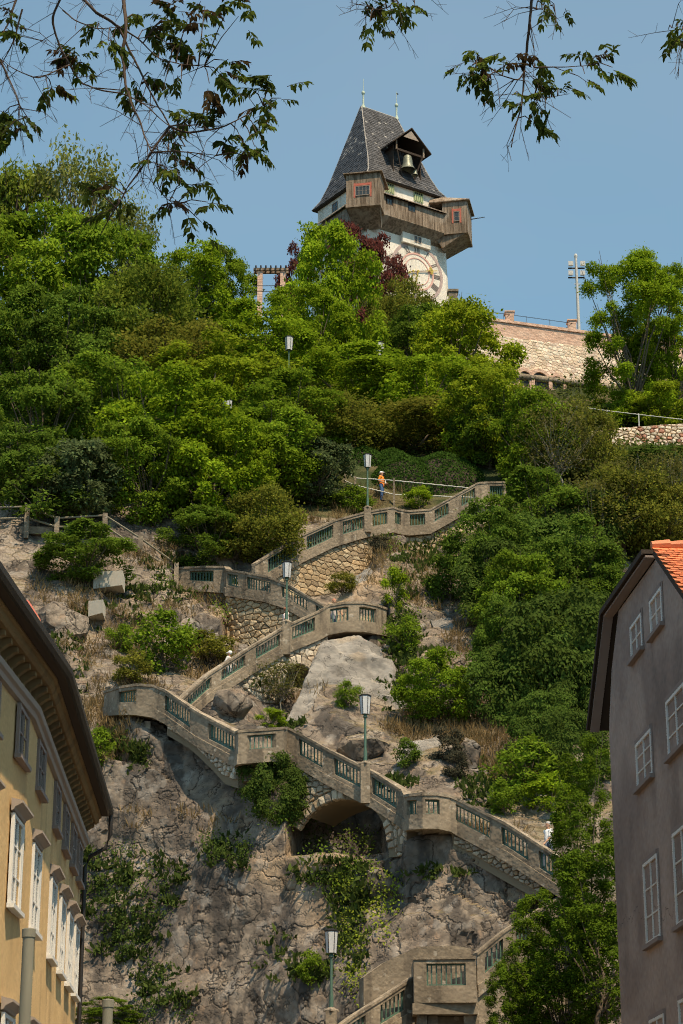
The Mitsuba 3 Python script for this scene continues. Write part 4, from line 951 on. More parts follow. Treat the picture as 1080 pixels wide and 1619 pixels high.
# ------------------------------------------------------------------ poles, lamps, railings
for x, yt, Y, r in ((46, 1467, 25, .068), (171, 1579, 28, .066)):
    p = P(x, yt, Y); k = thing('street_pole', ('thick' if x < 100 else 'short-looking') + ' olive brown pole end in front of the ' + ('yellow house' if x < 100 else 'bright bush at the bottom'), 'pole')
    add('shaft', lathe([(r, 0), (r, p[2] - .05), (r * .98, p[2] - .01), (0, p[2])], [p[0], p[1], 0], 16), 'weathered_pole', k, smooth=40)
    add('collar', lathe([(r + .003, p[2] - .12), (r + .012, p[2] - .11), (r + .012, p[2] - .02), (r + .003, p[2] - .012)], [p[0], p[1], 0], 16), 'weathered_pole', k, smooth=40)

def lamp(base, ztop, label, pillar=None, s=1.0):
    k = thing('street_lamp', label, 'lamp', 'green lamp posts with white lanterns')
    x, y, z0 = base; H = .80 * s; zl = ztop - H
    if pillar: add('pedestal', boxm((.36, .36, pillar), (x, y, z0 - pillar / 2)), 'concrete', k); add('pedestal_cap', lathe([(.26, 0), (.26, .05), (.06, .16), (0, .16)], (x, y, z0 + .002), 4), 'concrete', k)
    add('post', lathe([(.07, 0), (.07, .5), (.05, .6), (.042, zl - z0 - .15), (.09, zl - z0 - .12), (.05, zl - z0 - .02), (.11, zl - z0)], (x, y, z0 + .1 * 0), 10), 'green_paint', k, smooth=40)
    ln = add('lantern', lathe([(.165 * s, zl), (.21 * s, zl + H * .86), (.0, zl + H * .865)], (x, y, 0), 6), 'lamp_glass', k)
    add('lantern_cap', lathe([(.235 * s, zl + H * .87), (.24 * s, zl + H * .92), (.10 * s, zl + H * .985), (0, zl + H)], (x, y, 0), 6), 'dark_metal', ln)
    ribs = [tube([[x + r0 * math.cos(a), y + r0 * math.sin(a), z] for r0, z in ((.168 * s, zl), (.213 * s, zl + H * .865))], .013 * s, 4) for a in np.arange(6) * math.pi / 3]
    add('glazing_rib', cat_meshes(ribs), 'dark_metal', ln)
def lamp_on(path, px, ytop, ybase, label, pil):
    s = path.s_of(px); q = path.at(s); n2 = path.nor(s); b = np.array([q[0] - n2[0] * .02, q[1] - n2[1] * .02, 0]); b[2] = P(px, ybase, b[1])[2]
    lamp(b, P(px, ytop, b[1])[2], label, pil)
lamp_on(P_top, 581, 717, 804, 'green lamp post on the topmost flight, below the worker in orange', 1.35)
lamp_on(P_mid, 452.5, 887, 985, 'green lamp post on the flight rising to the rounded landing', 1.5)
lamp_on(P_low, 578.5, 1097, 1209, 'green lamp post above the wide stone arch', 1.5)
lamp_on(P_bot, 523, 1468, 1600, 'green lamp post on the lowest flight near the bottom edge', 1.6)
for x, yt, lab in ((457, 531, 'white lantern among bright leaves below the pergola'), (601, 540, 'white lantern among the leaves under the clock'), (138, 484, 'small white lantern high in the leaves at upper left'), (24, 495, 'white lantern deep in the leaves at the left edge'), (55, 614, 'white lantern in dark leaves left of the stone post'), (360, 630, 'slim pale lamp post half hidden in the middle trees')):
    gp_ = ground_at(x, yt + 95); Yl = gp_[1] - 4.5; t = P(x, yt, Yl)
    lamp([t[0], Yl, max(gp_[2] - 3, t[2] - 4.5)], t[2], lab, None, 1.25)

FM = thing('floodlight_mast', 'tall steel mast with four floodlights behind the fortress wall', 'mast')
mb, mt_ = P(916, 530, 158), P(910.5, 408, 158)
add('pole', tube([mb - [0, 0, 3], mt_], [.15, .10], 10), 'steel', FM, smooth=40)
for py in (424, 439):
    c = P(911.5, py, 158); add('crossarm', boxm((1.35, .1, .09), c), 'dark_metal', FM)
    for sx in (-1, 1):
        f = add('floodlight', hull([c + np.array([sx * .48 + dx, dy - .15, dz]) for dx, dy, dz in ((-.2, -.2, .1), (.2, -.2, .1), (-.2, -.2, .48), (.2, -.2, .48), (-.14, .2, .2), (.14, .2, .2), (-.14, .2, .52), (.14, .2, .52))]), 'steel', FM)
add('top_lamp', lathe([(.12, 0), (.15, .2), (.1, .35), (0, .4)], mt_, 8), 'steel', FM)
for py in (449,): add('step_bar', boxm((.5, .05, .05), P(913, py, 158)), 'steel', FM)

def post_rail(label, posts, rails, pw=.17, rmat='weathered_pole', pmat='concrete', name='path_railing', rr=.035):
    k = thing(name, label, 'railing'); B = []
    for x, yt, yb, Y in posts:
        t, b = P(x, yt, Y), P(x, yb, Y); B.append((t, b))
        add('post', boxm((pw, pw, t[2] - b[2] + .5), [(t[0] + b[0]) / 2, Y, (t[2] + b[2] - .5) / 2]), pmat, k)
    for i in range(len(B) - 1):
        for f in rails:
            p0, p1 = (b + (t - b) * f + [0, -.0, 0] for t, b in (B[i], B[i + 1]))
            add('rail', tube([p0, p1], rr, 6), rmat, k)
post_rail('concrete posts and two rails along the path at the left edge', [(-30, 800, 838, 101.4), (43, 798, 836, 101.3), (90, 817, 846, 101.4), (166, 812, 848, 101.8), (222, 848, 886, 102.2), (279, 890, 917, 102.8)], (.45, .92), pw=.23, rr=.05)
add('path_edge', wall_mesh(Path([[*P(-40, 832, 101.5), 1], [*P(43, 834, 101.4), 1], [*P(85, 850, 101.5), 1]]), 0, 5.5 if False else Path([[*P(-40, 832, 101.5), 1], [*P(43, 834, 101.4), 1], [*P(85, 850, 101.5), 1]]).s[-1], lambda s: (s * 0 + P(43, 838, 101.4)[2] - .15, s * 0 + P(43, 834, 101.4)[2] + .1), .1, 2.5), 'concrete', 'path_railing')
post_rail('thin pale railing in front of the clipped hedge by the worker in orange', [(545, 741, 775, 112.3), (562, 754, 778, 111.7), (623, 756, 803, 111.6), (770, 772, 800, 112.5)], (.45, .92), pw=.11, rmat='steel', rr=.03)
post_rail('lone concrete post with wire among dark leaves at upper left', [(118, 652, 676, 120), (131, 655, 680, 120), (160, 658, 680, 120.5)], (.7,), pw=.16, rmat='steel', rr=.02)
post_rail('wire fence above the ivy bank under the fortress wall', [(850, 632, 645, 133), (905, 640, 655, 132), (960, 648, 662, 131), (1010, 654, 668, 130.5), (1100, 664, 680, 130)], (.9,), pw=.07, rmat='steel', pmat='steel', name='wire_fence', rr=.03)
post_rail('sagging pale pipe rail on the slope above the tiled roof', [(955, 712, 722, 121), (1000, 724, 735, 120.5), (1050, 730, 742, 120.2), (1100, 734, 745, 120)], (.9,), pw=.05, rmat='steel', pmat='steel', name='wire_fence', rr=.035)
for x0, y0, x1, y1, Y, lab in ((146, 898, 194, 928, 97.5, 'large pale concrete block bedded in the slope under the railed path'), (138, 944, 163, 972, 95.6, 'smaller greenish concrete block below the large pale one')):
    a, b = P(x0, y1, Y), P(x1, y0, Y); k = tag(add('concrete_block', (lambda m: m)(hull([[a[0] + .08 * i, Y + j, z] for z in (a[2], b[2] - .1) for i, j in ((0, .3), (1, .9)) ] + [[b[0], Y + j, z] for z in (a[2] + .1, b[2] - .12) for j in (.0, 1.3)])), 'pale_concrete'), lab, 'concrete block')

# ------------------------------------------------------------------ boulders
def boulder(px, py, rx, ry, Y, label, seed, elong=None, tone=None):
    r_ = np.random.default_rng(seed); c = P(px, py, Y); k = mpp(c)
    pts = r_.normal(size=(26, 3)); pts /= np.linalg.norm(pts, axis=1, keepdims=True)
    pts = np.round(pts * 2.2) / 2.2 + r_.normal(size=pts.shape) * .12
    pts /= np.maximum(np.linalg.norm(pts, axis=1, keepdims=True), 1)
    sc3 = np.array([rx * k, max(rx, ry) * k * .75, ry * k]); pts = pts * sc3
    if elong is not None:
        ca, sa = math.cos(elong), math.sin(elong); pts = np.stack([pts[:, 0] * ca - pts[:, 2] * sa, pts[:, 1], pts[:, 0] * sa + pts[:, 2] * ca], 1)
    m = hull(pts + c)
    m = m.subdivide_to_size(.22, max_iter=12); m.merge_vertices()
    d = facets(m.vertices, 1.1, seed, .35) * .16 + (meshkit.fbm(m.vertices * 1.1, 4, seed) - .5) * .35 + (meshkit.fbm(m.vertices * 4, 3, seed) - .5) * .10
    m.vertices = m.vertices + m.vertex_normals * d[:, None]
    return tag(add('boulder', m, 'rock', smooth=35), label, 'rock')
def slab(outline, label, seed, back=3.0):
    v = np.array([P(x, y, Y) for x, y, Y in outline]); c = v.mean(0)
    v[:, 1] -= .8; c[1] -= .8
    m = hull(np.vstack([v, v + [0, back, -.6], [c + [0, -.30, .1]]])); m = m.subdivide_to_size(.13, max_iter=16); m.merge_vertices(); trimesh.smoothing.filter_laplacian(m, iterations=5)
    q = m.vertices; d = (meshkit.fbm(q * .5, 3, seed) - .5) * .30 + (meshkit.fbm(q * 3, 3, seed) - .5) * .05 + facets(q * [1, 1, .6], 1.7, seed, .45) * .20 + facets(q, .7, seed + 1, .45) * .05
    m.vertices = q + m.vertex_normals * d[:, None]
    return tag(add('boulder', m, 'pale_rock', smooth=30), label, 'rock')
slab([(512, 1022, 94.6), (560, 1012, 95.2), (604, 1030, 94.6), (628, 1082, 92.6), (612, 1112, 91.2), (560, 1188, 88.0), (505, 1196, 86.6), (455, 1150, 88.4), (474, 1122, 89.6), (497, 1062, 92.2)], 'big smooth pale slab of rock below the rounded landing', 31)
slab([(600, 1062, 93.6), (632, 1092, 92.6), (640, 1130, 90.6), (604, 1168, 88.8), (574, 1152, 89.4), (584, 1100, 91.6)], 'cracked grey rock right of the big pale slab', 32, 2.2)
slab([(600, 1255, 83), (640, 1180, 85.6), (690, 1168, 86.2), (722, 1200, 85), (712, 1255, 82.4)], 'pale flat faced rock behind the lamp above the round bay', 35, 2.2)
slab([(676, 985, 97.5), (706, 962, 98.6), (740, 1000, 97.4), (748, 1040, 95.2), (700, 1042, 94.6)], 'rounded fissured outcrop among bushes right of the stairs', 34, 2.5)
slab([(525, 975, 99.2), (545, 930, 101.5), (585, 905, 102.6), (605, 960, 99.8), (600, 985, 98.6)], 'grey rock dome between the rounded landing and the topmost flight', 38, 2)
slab([(804, 1300, 80.4), (830, 1255, 82), (868, 1262, 81.8), (884, 1310, 80)], 'pale boulder behind the man in the white shirt'.replace('man', 'person'), 37, 2)
boulder(366, 1118, 36, 32, 86.8, 'blocky grey boulder between the two crossing flights', 33)
boulder(745, 1190, 18, 32, 83.5, 'narrow grey rock beside the dry grass slope', 36)
boulder(100, 990, 46, 40, 94.6, 'dark overhanging rock beside the house roof at left', 39)
boulder(205, 820, 42, 30, 105.5, 'shaded round rock behind the railed path', 40)
boulder(575, 1185, 45, 28, 85.2, 'low grey rocks behind the lamp post over the arch', 41)
boulder(30, 815, 40, 26, 104, 'light grey rock behind the left end of the railed path', 42)
boulder(905, 905, 16, 22, 102.5, 'small pale rock peeping out of dark ivy on the right', 43)
boulder(300, 1010, 26, 34, 95.4, 'tan crumbling rock left of the round masonry', 44)

# ------------------------------------------------------------------ vegetation
def leaf_mesh(c, d, nrm_, L, W, col, fold=.25):
    """one folded diamond per row: base c, direction d, facing nrm_, length L, width W"""
    d = d / (np.linalg.norm(d, axis=1, keepdims=True) + 1e-9)
    s = np.cross(d, nrm_); s /= np.linalg.norm(s, axis=1, keepdims=True) + 1e-9
    n2 = np.cross(s, d); L = np.asarray(L)[:, None]; W = np.asarray(W)[:, None]
    mid = c + d * L * .45 + n2 * W * fold
    v = np.stack([c, mid + s * W * .5 - n2 * W * fold, c + d * L, mid - s * W * .5 - n2 * W * fold], 1).reshape(-1, 3)
    b = np.arange(len(c)) * 4
    f = np.concatenate([np.stack([b, b + 1, b + 2], 1), np.stack([b, b + 2, b + 3], 1)])
    return trimesh.Trimesh(v, f, process=False), np.repeat(np.clip(col, 0, 1), 4, axis=0)

def unit(v): return v / (np.linalg.norm(v, axis=-1, keepdims=True) + 1e-9)

def make_crown(seed, color, clumps=60, per=200, clump_r=.24, leaf=.05, zc=.58, rz=.42, rx=.5, hang=.2, color_var=.35, hue=(.15, .05), shell=.55, flat=.7, spray=.06, lobe=.9, lobes=13, lobe_r=.21, aspect=1.0):
    """crown in a box about 1 wide and 1 tall, standing on z = 0; returns leaves mesh, colours, clump centres"""
    g = np.random.default_rng(seed)
    nl = lobes; ul = unit(g.normal(size=(nl, 3))); ul[:, 2] = np.where((ul[:, 2] < -.3) & (g.random(nl) < .5), -ul[:, 2], ul[:, 2])
    for _ in range(30):                                             # spread the lobes out
        d_ = ul[:, None] - ul[None]; ul = unit(ul + .05 * (d_ / (np.sum(d_ ** 2, -1, keepdims=True) + .05)).sum(1))
    lr = lobe_r * (.7 + .65 * g.random(nl)); ext = np.array([rx, rx, rz])
    lc = ul * (ext - lr[:, None] * .9) * (1 - lobe * .28 + lobe * .42 * g.random(nl))[:, None] + [0, 0, zc]
    pick = g.choice(nl, clumps, p=lr ** 2 / np.sum(lr ** 2)); u_ = unit(g.normal(size=(clumps, 3)) + ul[pick] * .9 + [0, 0, .35])
    cen = lc[pick] + u_ * (lr[pick] * (shell + (1 - shell) * g.random(clumps)))[:, None] * [1, 1, .85]
    cr = clump_r * (.55 + .9 * g.random(clumps)); lobtone = 1 + .35 * (g.random(nl) - .5)
    C, N, LL, K = [], [], [], []
    for i in range(clumps):
        n = int(per * (cr[i] / clump_r) ** 2) + 4
        q = unit(g.normal(size=(n, 3))); q[:, 2] = np.where(g.random(n) < .62, np.abs(q[:, 2]), q[:, 2])
        rad = cr[i] * (.45 + .6 * g.random(n) ** .6); tip = g.random(n) < spray; rad[tip] *= 1.25 + .5 * g.random(tip.sum())
        wob = .7 + .6 * meshkit.noise(q * 2.5 + i * 7.3, seed + 1)
        p = cen[i] + q * (rad * wob)[:, None] * [1, 1, flat / aspect ** .6]
        C.append(p); N.append(q)
        LL.append(leaf * (.6 + .7 * g.random(n)))
        cv = (1 + color_var * (g.random(n) - .5) + .25 * (g.random() - .5)) * lobtone[pick[i]]
        h = g.random(n) * hue[0] + g.random() * hue[1]
        K.append(np.stack([color[0] * cv * (1 + h), color[1] * cv, color[2] * cv], 1))
    C, N, LL, K = np.vstack(C), np.vstack(N), np.concatenate(LL), np.vstack(K) * [.93, 1.0, .97]
    n = len(C)
    nn = unit(N * .85 + np.array([0, 0, .55]) + g.normal(size=(n, 3)) * .42)
    dd = unit(np.cross(nn, g.normal(size=(n, 3))) + N * .5 - np.array([0, 0, hang]))
    m, col = leaf_mesh(C, dd, nn, LL, LL * .62, K)
    if aspect != 1: b4 = np.repeat(C, 4, axis=0); m.vertices = b4 + (m.vertices - b4) * [1, 1, 1 / aspect]    # kinds that are drawn taller than wide keep their leaf shape
    return m, col, cen

def make_wood(cen, seed, color, r0=.022, base_z=0.0, fork=.35, n=26, lean=.05):
    g = np.random.default_rng(seed + 50); ms = []
    top = np.array([g.normal() * lean, g.normal() * lean, fork])
    ms.append(tube([[0, 0, base_z - .12], [g.normal() * .02, g.normal() * .02, fork * .5], top, top + [g.normal() * .05, g.normal() * .05, .25]], [r0 * 1.25, r0, r0 * .8, r0 * .3], 7))
    for c in cen[np.argsort(g.random(len(cen)))[:n]]:
        s = top * (.55 + .6 * g.random()); s[2] = min(s[2], c[2] - .02) if c[2] > fork * .5 else fork * .4
        mid = (s + c) / 2 + g.normal(size=3) * .03
        ms.append(tube([s, mid, c + (c - mid) * .3], [r0 * .45, r0 * .28, r0 * .08], 5))
    m = cat_meshes(ms); return m, np.tile(color, (len(m.vertices), 1))

BARK = (.13, .105, .08); PALEBARK = (.34, .30, .24)
protos = {}
def proto(name, color, seed, wood=True, bark=BARK, r0=.022, fork=.35, nlimb=26, **k):
    m, col, cen = make_crown(seed, color, **k)
    d = {'type': 'shapegroup'}
    if wood:
        w, wc = make_wood(cen, seed, bark, r0, fork=fork, n=nlimb); d['trunk'] = mikit.ply(w, 'bark', smooth=True, color=wc)
    d['crown'] = mikit.ply(m, 'leaf', color=col)
    scene['kind_' + name] = d; protos[name] = bool(wood)
BRIGHT, LIME, MID, DARK, OLIVE, LILAC, IVY, PURPLE, PALE_ = (.20, .30, .018), (.245, .32, .02), (.15, .235, .022), (.10, .165, .024), (.17, .18, .03), (.11, .15, .065), (.09, .15, .028), (.115, .05, .045), (.17, .20, .055)
big = dict(clumps=150, per=150, clump_r=.075, leaf=.030, zc=.46, rz=.54, fork=.22, shell=.7, spray=.10)
proto('bright', BRIGHT, 1, **big); proto('bright_tall', BRIGHT, 31, aspect=1.6, **{**big, 'per': 300, 'leaf': .019, 'lobes': 22, 'lobe_r': .165, 'clumps': 220, 'clump_r': .055}); proto('bright_b', BRIGHT, 2, **big); proto('lime', LIME, 3, **big); proto('lime_b', (.22, .29, .02), 4, **big)
proto('mid', MID, 5, **big); proto('mid_b', (.165, .255, .02), 6, **big); proto('dark', DARK, 7, **big); proto('dark_b', (.12, .195, .024), 8, **big)
feath = dict(clumps=150, per=110, clump_r=.08, leaf=.032, flat=1.35, hang=-.5, spray=.2, zc=.44, rz=.56, fork=.2, shell=.6, lobes=15, lobe_r=.2)
proto('feathery', (.14, .19, .026), 9, **feath); proto('olive', OLIVE, 10, **feath); proto('olive_b', (.17, .19, .03), 12, **feath)
proto('lilac', LILAC, 13, clumps=120, per=90, clump_r=.08, leaf=.044, zc=.46, rz=.54, fork=.2, shell=.7)
proto('purple', PURPLE, 14, clumps=120, per=90, clump_r=.08, leaf=.042, hue=(.4, .2), zc=.46, rz=.54, fork=.2, shell=.7)
proto('twiggy', (.12, .125, .035), 15, bark=PALEBARK, r0=.012, nlimb=60, clumps=70, per=34, clump_r=.13, leaf=.036, spray=.3, shell=.3)
proto('sparse', PALE_, 16, bark=(.20, .17, .12), r0=.016, nlimb=60, fork=.45, clumps=70, per=42, clump_r=.13, leaf=.036, spray=.3, shell=.3, zc=.62, rz=.38)
proto('ivied', (.15, .20, .03), 17, bark=BARK, r0=.05, nlimb=40, fork=.6, clumps=60, per=90, clump_r=.12, leaf=.04, shell=.1, rx=.42)
proto('ivy', IVY, 18, wood=False, clumps=160, per=110, clump_r=.08, leaf=.034, zc=.45, rz=.54, flat=.9, hang=.8, shell=.7, lobes=16)
proto('ivy_b', (.075, .12, .025), 19, wood=False, clumps=160, per=110, clump_r=.08, leaf=.034, zc=.45, rz=.54, flat=.9, hang=.8, shell=.7, lobes=16)
sm = dict(clumps=60, per=60, clump_r=.12, leaf=.06, zc=.42, rz=.58, r0=.02, fork=.15, spray=.2, lobe=1.0, shell=.5, lobes=8, lobe_r=.24)
proto('bush', MID, 20, **sm); proto('bush_dark', DARK, 21, **sm); proto('bush_bright', BRIGHT, 22, **sm); proto('bush_olive', OLIVE, 23, **sm); proto('bush_grey', (.085, .085, .06), 24, **sm)
near_ = dict(clumps=230, per=150, clump_r=.062, leaf=.026, hang=.5, shell=.7, zc=.5, rz=.5, fork=.25, lobes=20, lobe_r=.17)
proto('maple', (.11, .18, .016), 25, aspect=2.0, **near_); proto('maple_tall', (.11, .18, .016), 27, aspect=3.2, **{**near_, 'clumps': 300}); proto('maple_b', (.095, .16, .016), 26, aspect=2.1, **near_)

SIZES = []
def plant(kind, px, ytop, ybase, wpx, label, cat='tree', name=None, group=None, dy=0.0, rot=None):
    b = ground_at(px, ybase); Y = b[1] + dy
    if dy:
        t0 = P(px, ybase, Y); b = np.array([t0[0], Y, t0[2]])
    t = P(px, ytop, Y); h = max(t[2] - b[2], .3); w_ = wpx * mpp((b + t) / 2) * 1.22
    name = name or {'tree': 'tree', 'bush': 'bush', 'ivy': 'ivy_patch'}.get(cat, cat.replace(' ', '_'))
    k = thing(name, label, cat, group)
    a = (len(SIZES) * 77) % 360 if rot is None else rot; SIZES.append((label, round(w_, 1), round(h, 1)))
    depth = w_ if cat != 'ivy' else min(w_, max(1.0, w_ * .5))
    M = T().translate(b.tolist()).scale([w_, depth, h]).rotate([0, 0, 1], a)
    scene[k] = {'type': 'instance', 'group': {'type': 'ref', 'id': 'kind_' + kind}, 'to_world': M}

# upper left and skyline
for a in [
    ('ivied', 22, 243, 520, 120, 'twisted ivy grown tree with bright tufts at the left edge of the skyline'),
    ('sparse', 110, 224, 520, 130, 'tall thinly leaved tree with ivy round its trunk on the left skyline'),
    ('sparse', 190, 305, 500, 90, 'pale thin drooping tree right of the tall ivied one'),
    ('mid_b', 55, 330, 600, 200, 'broad green tree below the twisted ivied tree at the left edge'),
    ('mid', 165, 345, 600, 150, 'full green tree under the pale drooping tree'),
    ('bright', 298, 382, 540, 110, 'bright round tree on the skyline left of the pergola'),
    ('mid_b', 358, 398, 520, 85, 'green tree touching the left side of the pergola'),
    ('feathery', 235, 425, 610, 150, 'feathery green shrub tree below the skyline at left centre'),
    ('dark_b', 25, 455, 650, 140, 'shaded tree at the left edge under the broad green tree'),
    ('dark', 115, 470, 660, 150, 'dark tree around the small white lantern at upper left'),
    ('olive', 265, 515, 640, 190, 'brownish olive shrub mass in the middle of the left slope'),
    ('bright_b', 405, 468, 620, 140, 'bright tree just below the pergola'),
    ('bright', 535, 346, 600, 128, 'largest bright green tree, rising left of the clock face'),
    ('bright_b', 492, 445, 610, 110, 'bright tree leaning against the left of the largest bright tree'),
    ('purple', 606, 372, 500, 66, 'purple leaved tree half covering the clock face', ), ('purple', 548, 356, 470, 70, 'dark purple foliage between the largest bright tree and the wooden gallery'), ('purple', 466, 392, 490, 50, 'small purple tree right of the pergola'),
    ('olive_b', 632, 445, 570, 95, 'olive green shrub growing below the clock face'),
    ('dark_b', 660, 478, 600, 110, 'dark ivy covered shrub under the foot of the clock tower'),
    ('lime', 725, 470, 670, 150, 'yellow green tree left of the fortress wall'),
    ('lime_b', 775, 580, 740, 130, 'spreading yellow green tree below the fortress wall arches'),
    ('bright_b', 570, 545, 680, 180, 'bright tree in the centre of the wooded slope'),
    ('lime_b', 350, 535, 690, 180, 'yellow green tree left of the slope centre'),
    ('mid_b', 455, 590, 740, 150, 'green tree below the lantern near the pergola'),
    ('bright', 665, 560, 700, 150, 'bright tree right of the lantern under the clock'),
    ('olive_b', 530, 635, 725, 150, 'olive feathery shrub left above the clipped hedge'),
    ('olive', 650, 645, 718, 190, 'brownish feathery shrub right above the clipped hedge'),
    ('dark', 772, 630, 740, 100, 'dark shaded tree behind the right end of the clipped hedge'),
    ('bright_b', 275, 590, 790, 190, 'broad bright tree in the lower middle of the left slope'),
    ('mid', 150, 560, 740, 170, 'mid green tree around the lone concrete post'),
    ('dark_b', 55, 590, 770, 170, 'dark tree beside the lantern low at the left edge'),
    ('mid_b', 425, 640, 800, 150, 'green tree left of the greyish lilac bush'),
    ('dark', 30, 680, 800, 130, 'dark tree above the left end of the railed path'),
    ('bright_b', 345, 660, 840, 150, 'bright tree above the bushes left of the topmost flight'),
    ('mid', 215, 660, 820, 130, 'green tree behind the middle posts of the railed path'),
]: plant(*a, cat='tree')
for a in [
    ('lilac', 508, 690, 800, 100, 'greyish pale lilac bush left of the topmost lamp post'),
    ('lilac', 120, 690, 830, 120, 'greyish bush above the second post of the railed path'),
    ('olive_b', 418, 772, 890, 118, 'olive yellow bush directly left of the topmost flight'),
    ('bush_olive', 372, 815, 900, 70, 'small olive bush beside the olive yellow one'),
    ('dark_b', 325, 800, 900, 120, 'dark rounded bush above the curved flight'),
    ('bush_dark', 60, 740, 830, 110, 'dark bush behind the left end of the railed path'),
    ('bush_dark', 490, 760, 800, 50, 'small dark bush below the greyish lilac bush'),
    ('bush', 560, 770, 812, 55, 'low bush left of the topmost lamp post pedestal'),
    ('bush_bright', 663, 772, 806, 42, 'small bright bush behind the topmost flight under the hedge'),
    ('bush_grey', 601, 846, 876, 34, 'grey rounded cushion plant under the topmost flight'),
    ('dark_b', 135, 828, 925, 130, 'dark bush hanging below the railed path'),
    ('bush', 262, 962, 1062, 88, 'dark green bush on the rock left of the round masonry'),
    ('bush_olive', 205, 1030, 1085, 50, 'small olive bush above the left end of the longest flight'),
    ('bush', 190, 985, 1030, 40, 'little green bush on the slope under the concrete blocks'),
    ('bush_olive', 330, 1000, 1050, 70, 'dry olive tuft bush left of the person in the white cap'),
    ('twiggy', 448, 1045, 1125, 80, 'tangled twiggy bush in the small round arch'),
    ('bush_bright', 430, 1122, 1150, 40, 'bright weed clump under the tangled twiggy bush'),
    ('bush', 150, 1150, 1215, 60, 'green bush above the gutter end of the yellow house'),
    ('maple', 172, 1575, 1640, 90, 'bright bush at the bottom beside the short pole end'),
    ('bush', 495, 1500, 1560, 44, 'small bush beside the lowest lamp post'),
    ('bush', 552, 1075, 1120, 38, 'small bush growing on the big pale slab'),
    ('bush_bright', 626, 900, 960, 36, 'green bush on the rocky spine right of the rounded landing'),
    ('bush', 642, 972, 1035, 50, 'weedy bush right of the rounded landing'),
    ('mid_b', 690, 1030, 1150, 105, 'broad green bush above the dry grass slope'),
    ('bush_grey', 712, 1145, 1205, 46, 'grey brush on the dry grass slope'), ('bush_grey', 722, 1185, 1230, 36, 'lower grey brush beside the narrow grey rock'),
    ('bush', 835, 1165, 1260, 95, 'mid green bush right of the dry grass slope'),
    ('bush_bright', 870, 1225, 1290, 70, 'bright bush behind the pale boulder'),
    ('bush_dark', 640, 1165, 1215, 36, 'small dark tuft above the pale flat faced rock'),
    ('bush', 800, 1230, 1290, 50, 'low bush left of the pale boulder'),
    ('lime_b', 1050, 605, 700, 90, 'yellow green bush at the right edge under the big bright tree'),
    ('bush_olive', 540, 905, 940, 40, 'dry bush at the foot of the golden masonry'),
]: plant(*a, cat='bush')
# right side
for a in [
    ('bright_tall', 1012, 374, 690, 150, 'big bright tree in front of the fortress wall at right'),
    ('bright_tall', 1072, 395, 680, 120, 'bright tree cut by the right edge beside the big bright one'),
    ('mid_b', 850, 615, 780, 110, 'green tree hiding the left foot of the fortress wall'),
    ('twiggy', 888, 640, 790, 120, 'slender tree with pale bare stems right of the white wall stub'),
    ('olive_b', 930, 640, 770, 90, 'olive tree behind the slender pale stemmed one'),
    ('twiggy', 1000, 730, 870, 150, 'twiggy brown tree above the orange tiled roof'), ('twiggy', 935, 760, 900, 130, 'bare twiggy tree left of the orange tiled roof'), ('twiggy', 1065, 715, 860, 110, 'twiggy tree at the right edge above the orange tiled roof'),
    ('olive_b', 985, 740, 880, 130, 'olive bushy tree above the mauve house'),
    ('olive', 1050, 760, 880, 110, 'brownish bushy tree just above the orange tiles'),
    ('maple_tall', 938, 1150, 1560, 100, 'tall leafy tree between the cliff and the mauve house'), ('maple_b', 945, 1290, 1660, 140, 'lower leafy tree hugging the corner of the mauve house'),
    ('maple', 848, 1405, 1660, 88, 'leafy tree in front of the right end of the stairs'), ('maple_b', 812, 1500, 1720, 70, 'dark leafy tree right of the square lookout platform'), ('maple', 893, 1440, 1720, 140, 'shaded leafy tree at the bottom beside the mauve house'),
]: plant(*a, cat='tree', dy={'maple': -6.5, 'maple_b': -7.5, 'maple_tall': -6.5}.get(a[0], 0.0))
for a in [
    ('dark_b', 850, 740, 900, 140, 'large round dark ivy bush below the white wall stub'), ('dark', 778, 795, 960, 118, 'dark shrub mass right of the topmost flight'), ('bush_dark', 712, 868, 950, 60, 'dark shrub below the right end of the topmost flight'),
    ('dark', 900, 820, 1000, 150, 'dark shrub above the hanging ivy curtain'), ('mid', 830, 870, 1040, 120, 'green shrub left of the hanging ivy curtain'), ('dark', 805, 940, 1080, 95, 'shaded dark shrub in the hollow right of the rounded outcrop'),
    ('dark_b', 950, 870, 1010, 90, 'dark shrub beside the left eave of the mauve house'),
]: plant(*a, cat='bush')
for a in [
    ('ivy', 1000, 640, 690, 150, 'dark glossy ivy bank above the low rubble wall'), ('ivy', 1040, 700, 750, 110, 'ivy below the low rubble wall at the right edge'),
    ('ivy_b', 880, 920, 1160, 170, 'large green ivy curtain hanging left of the mauve house'), ('ivy_b', 925, 1020, 1180, 90, 'ivy at the steep eave of the mauve house'), ('ivy', 860, 1080, 1200, 90, 'ivy at the lower end of the large green curtain'),
    ('ivy_b', 432, 1185, 1300, 90, 'thick ivy climbing to the bay of the longest flight'),
]: plant(*a, cat='ivy')
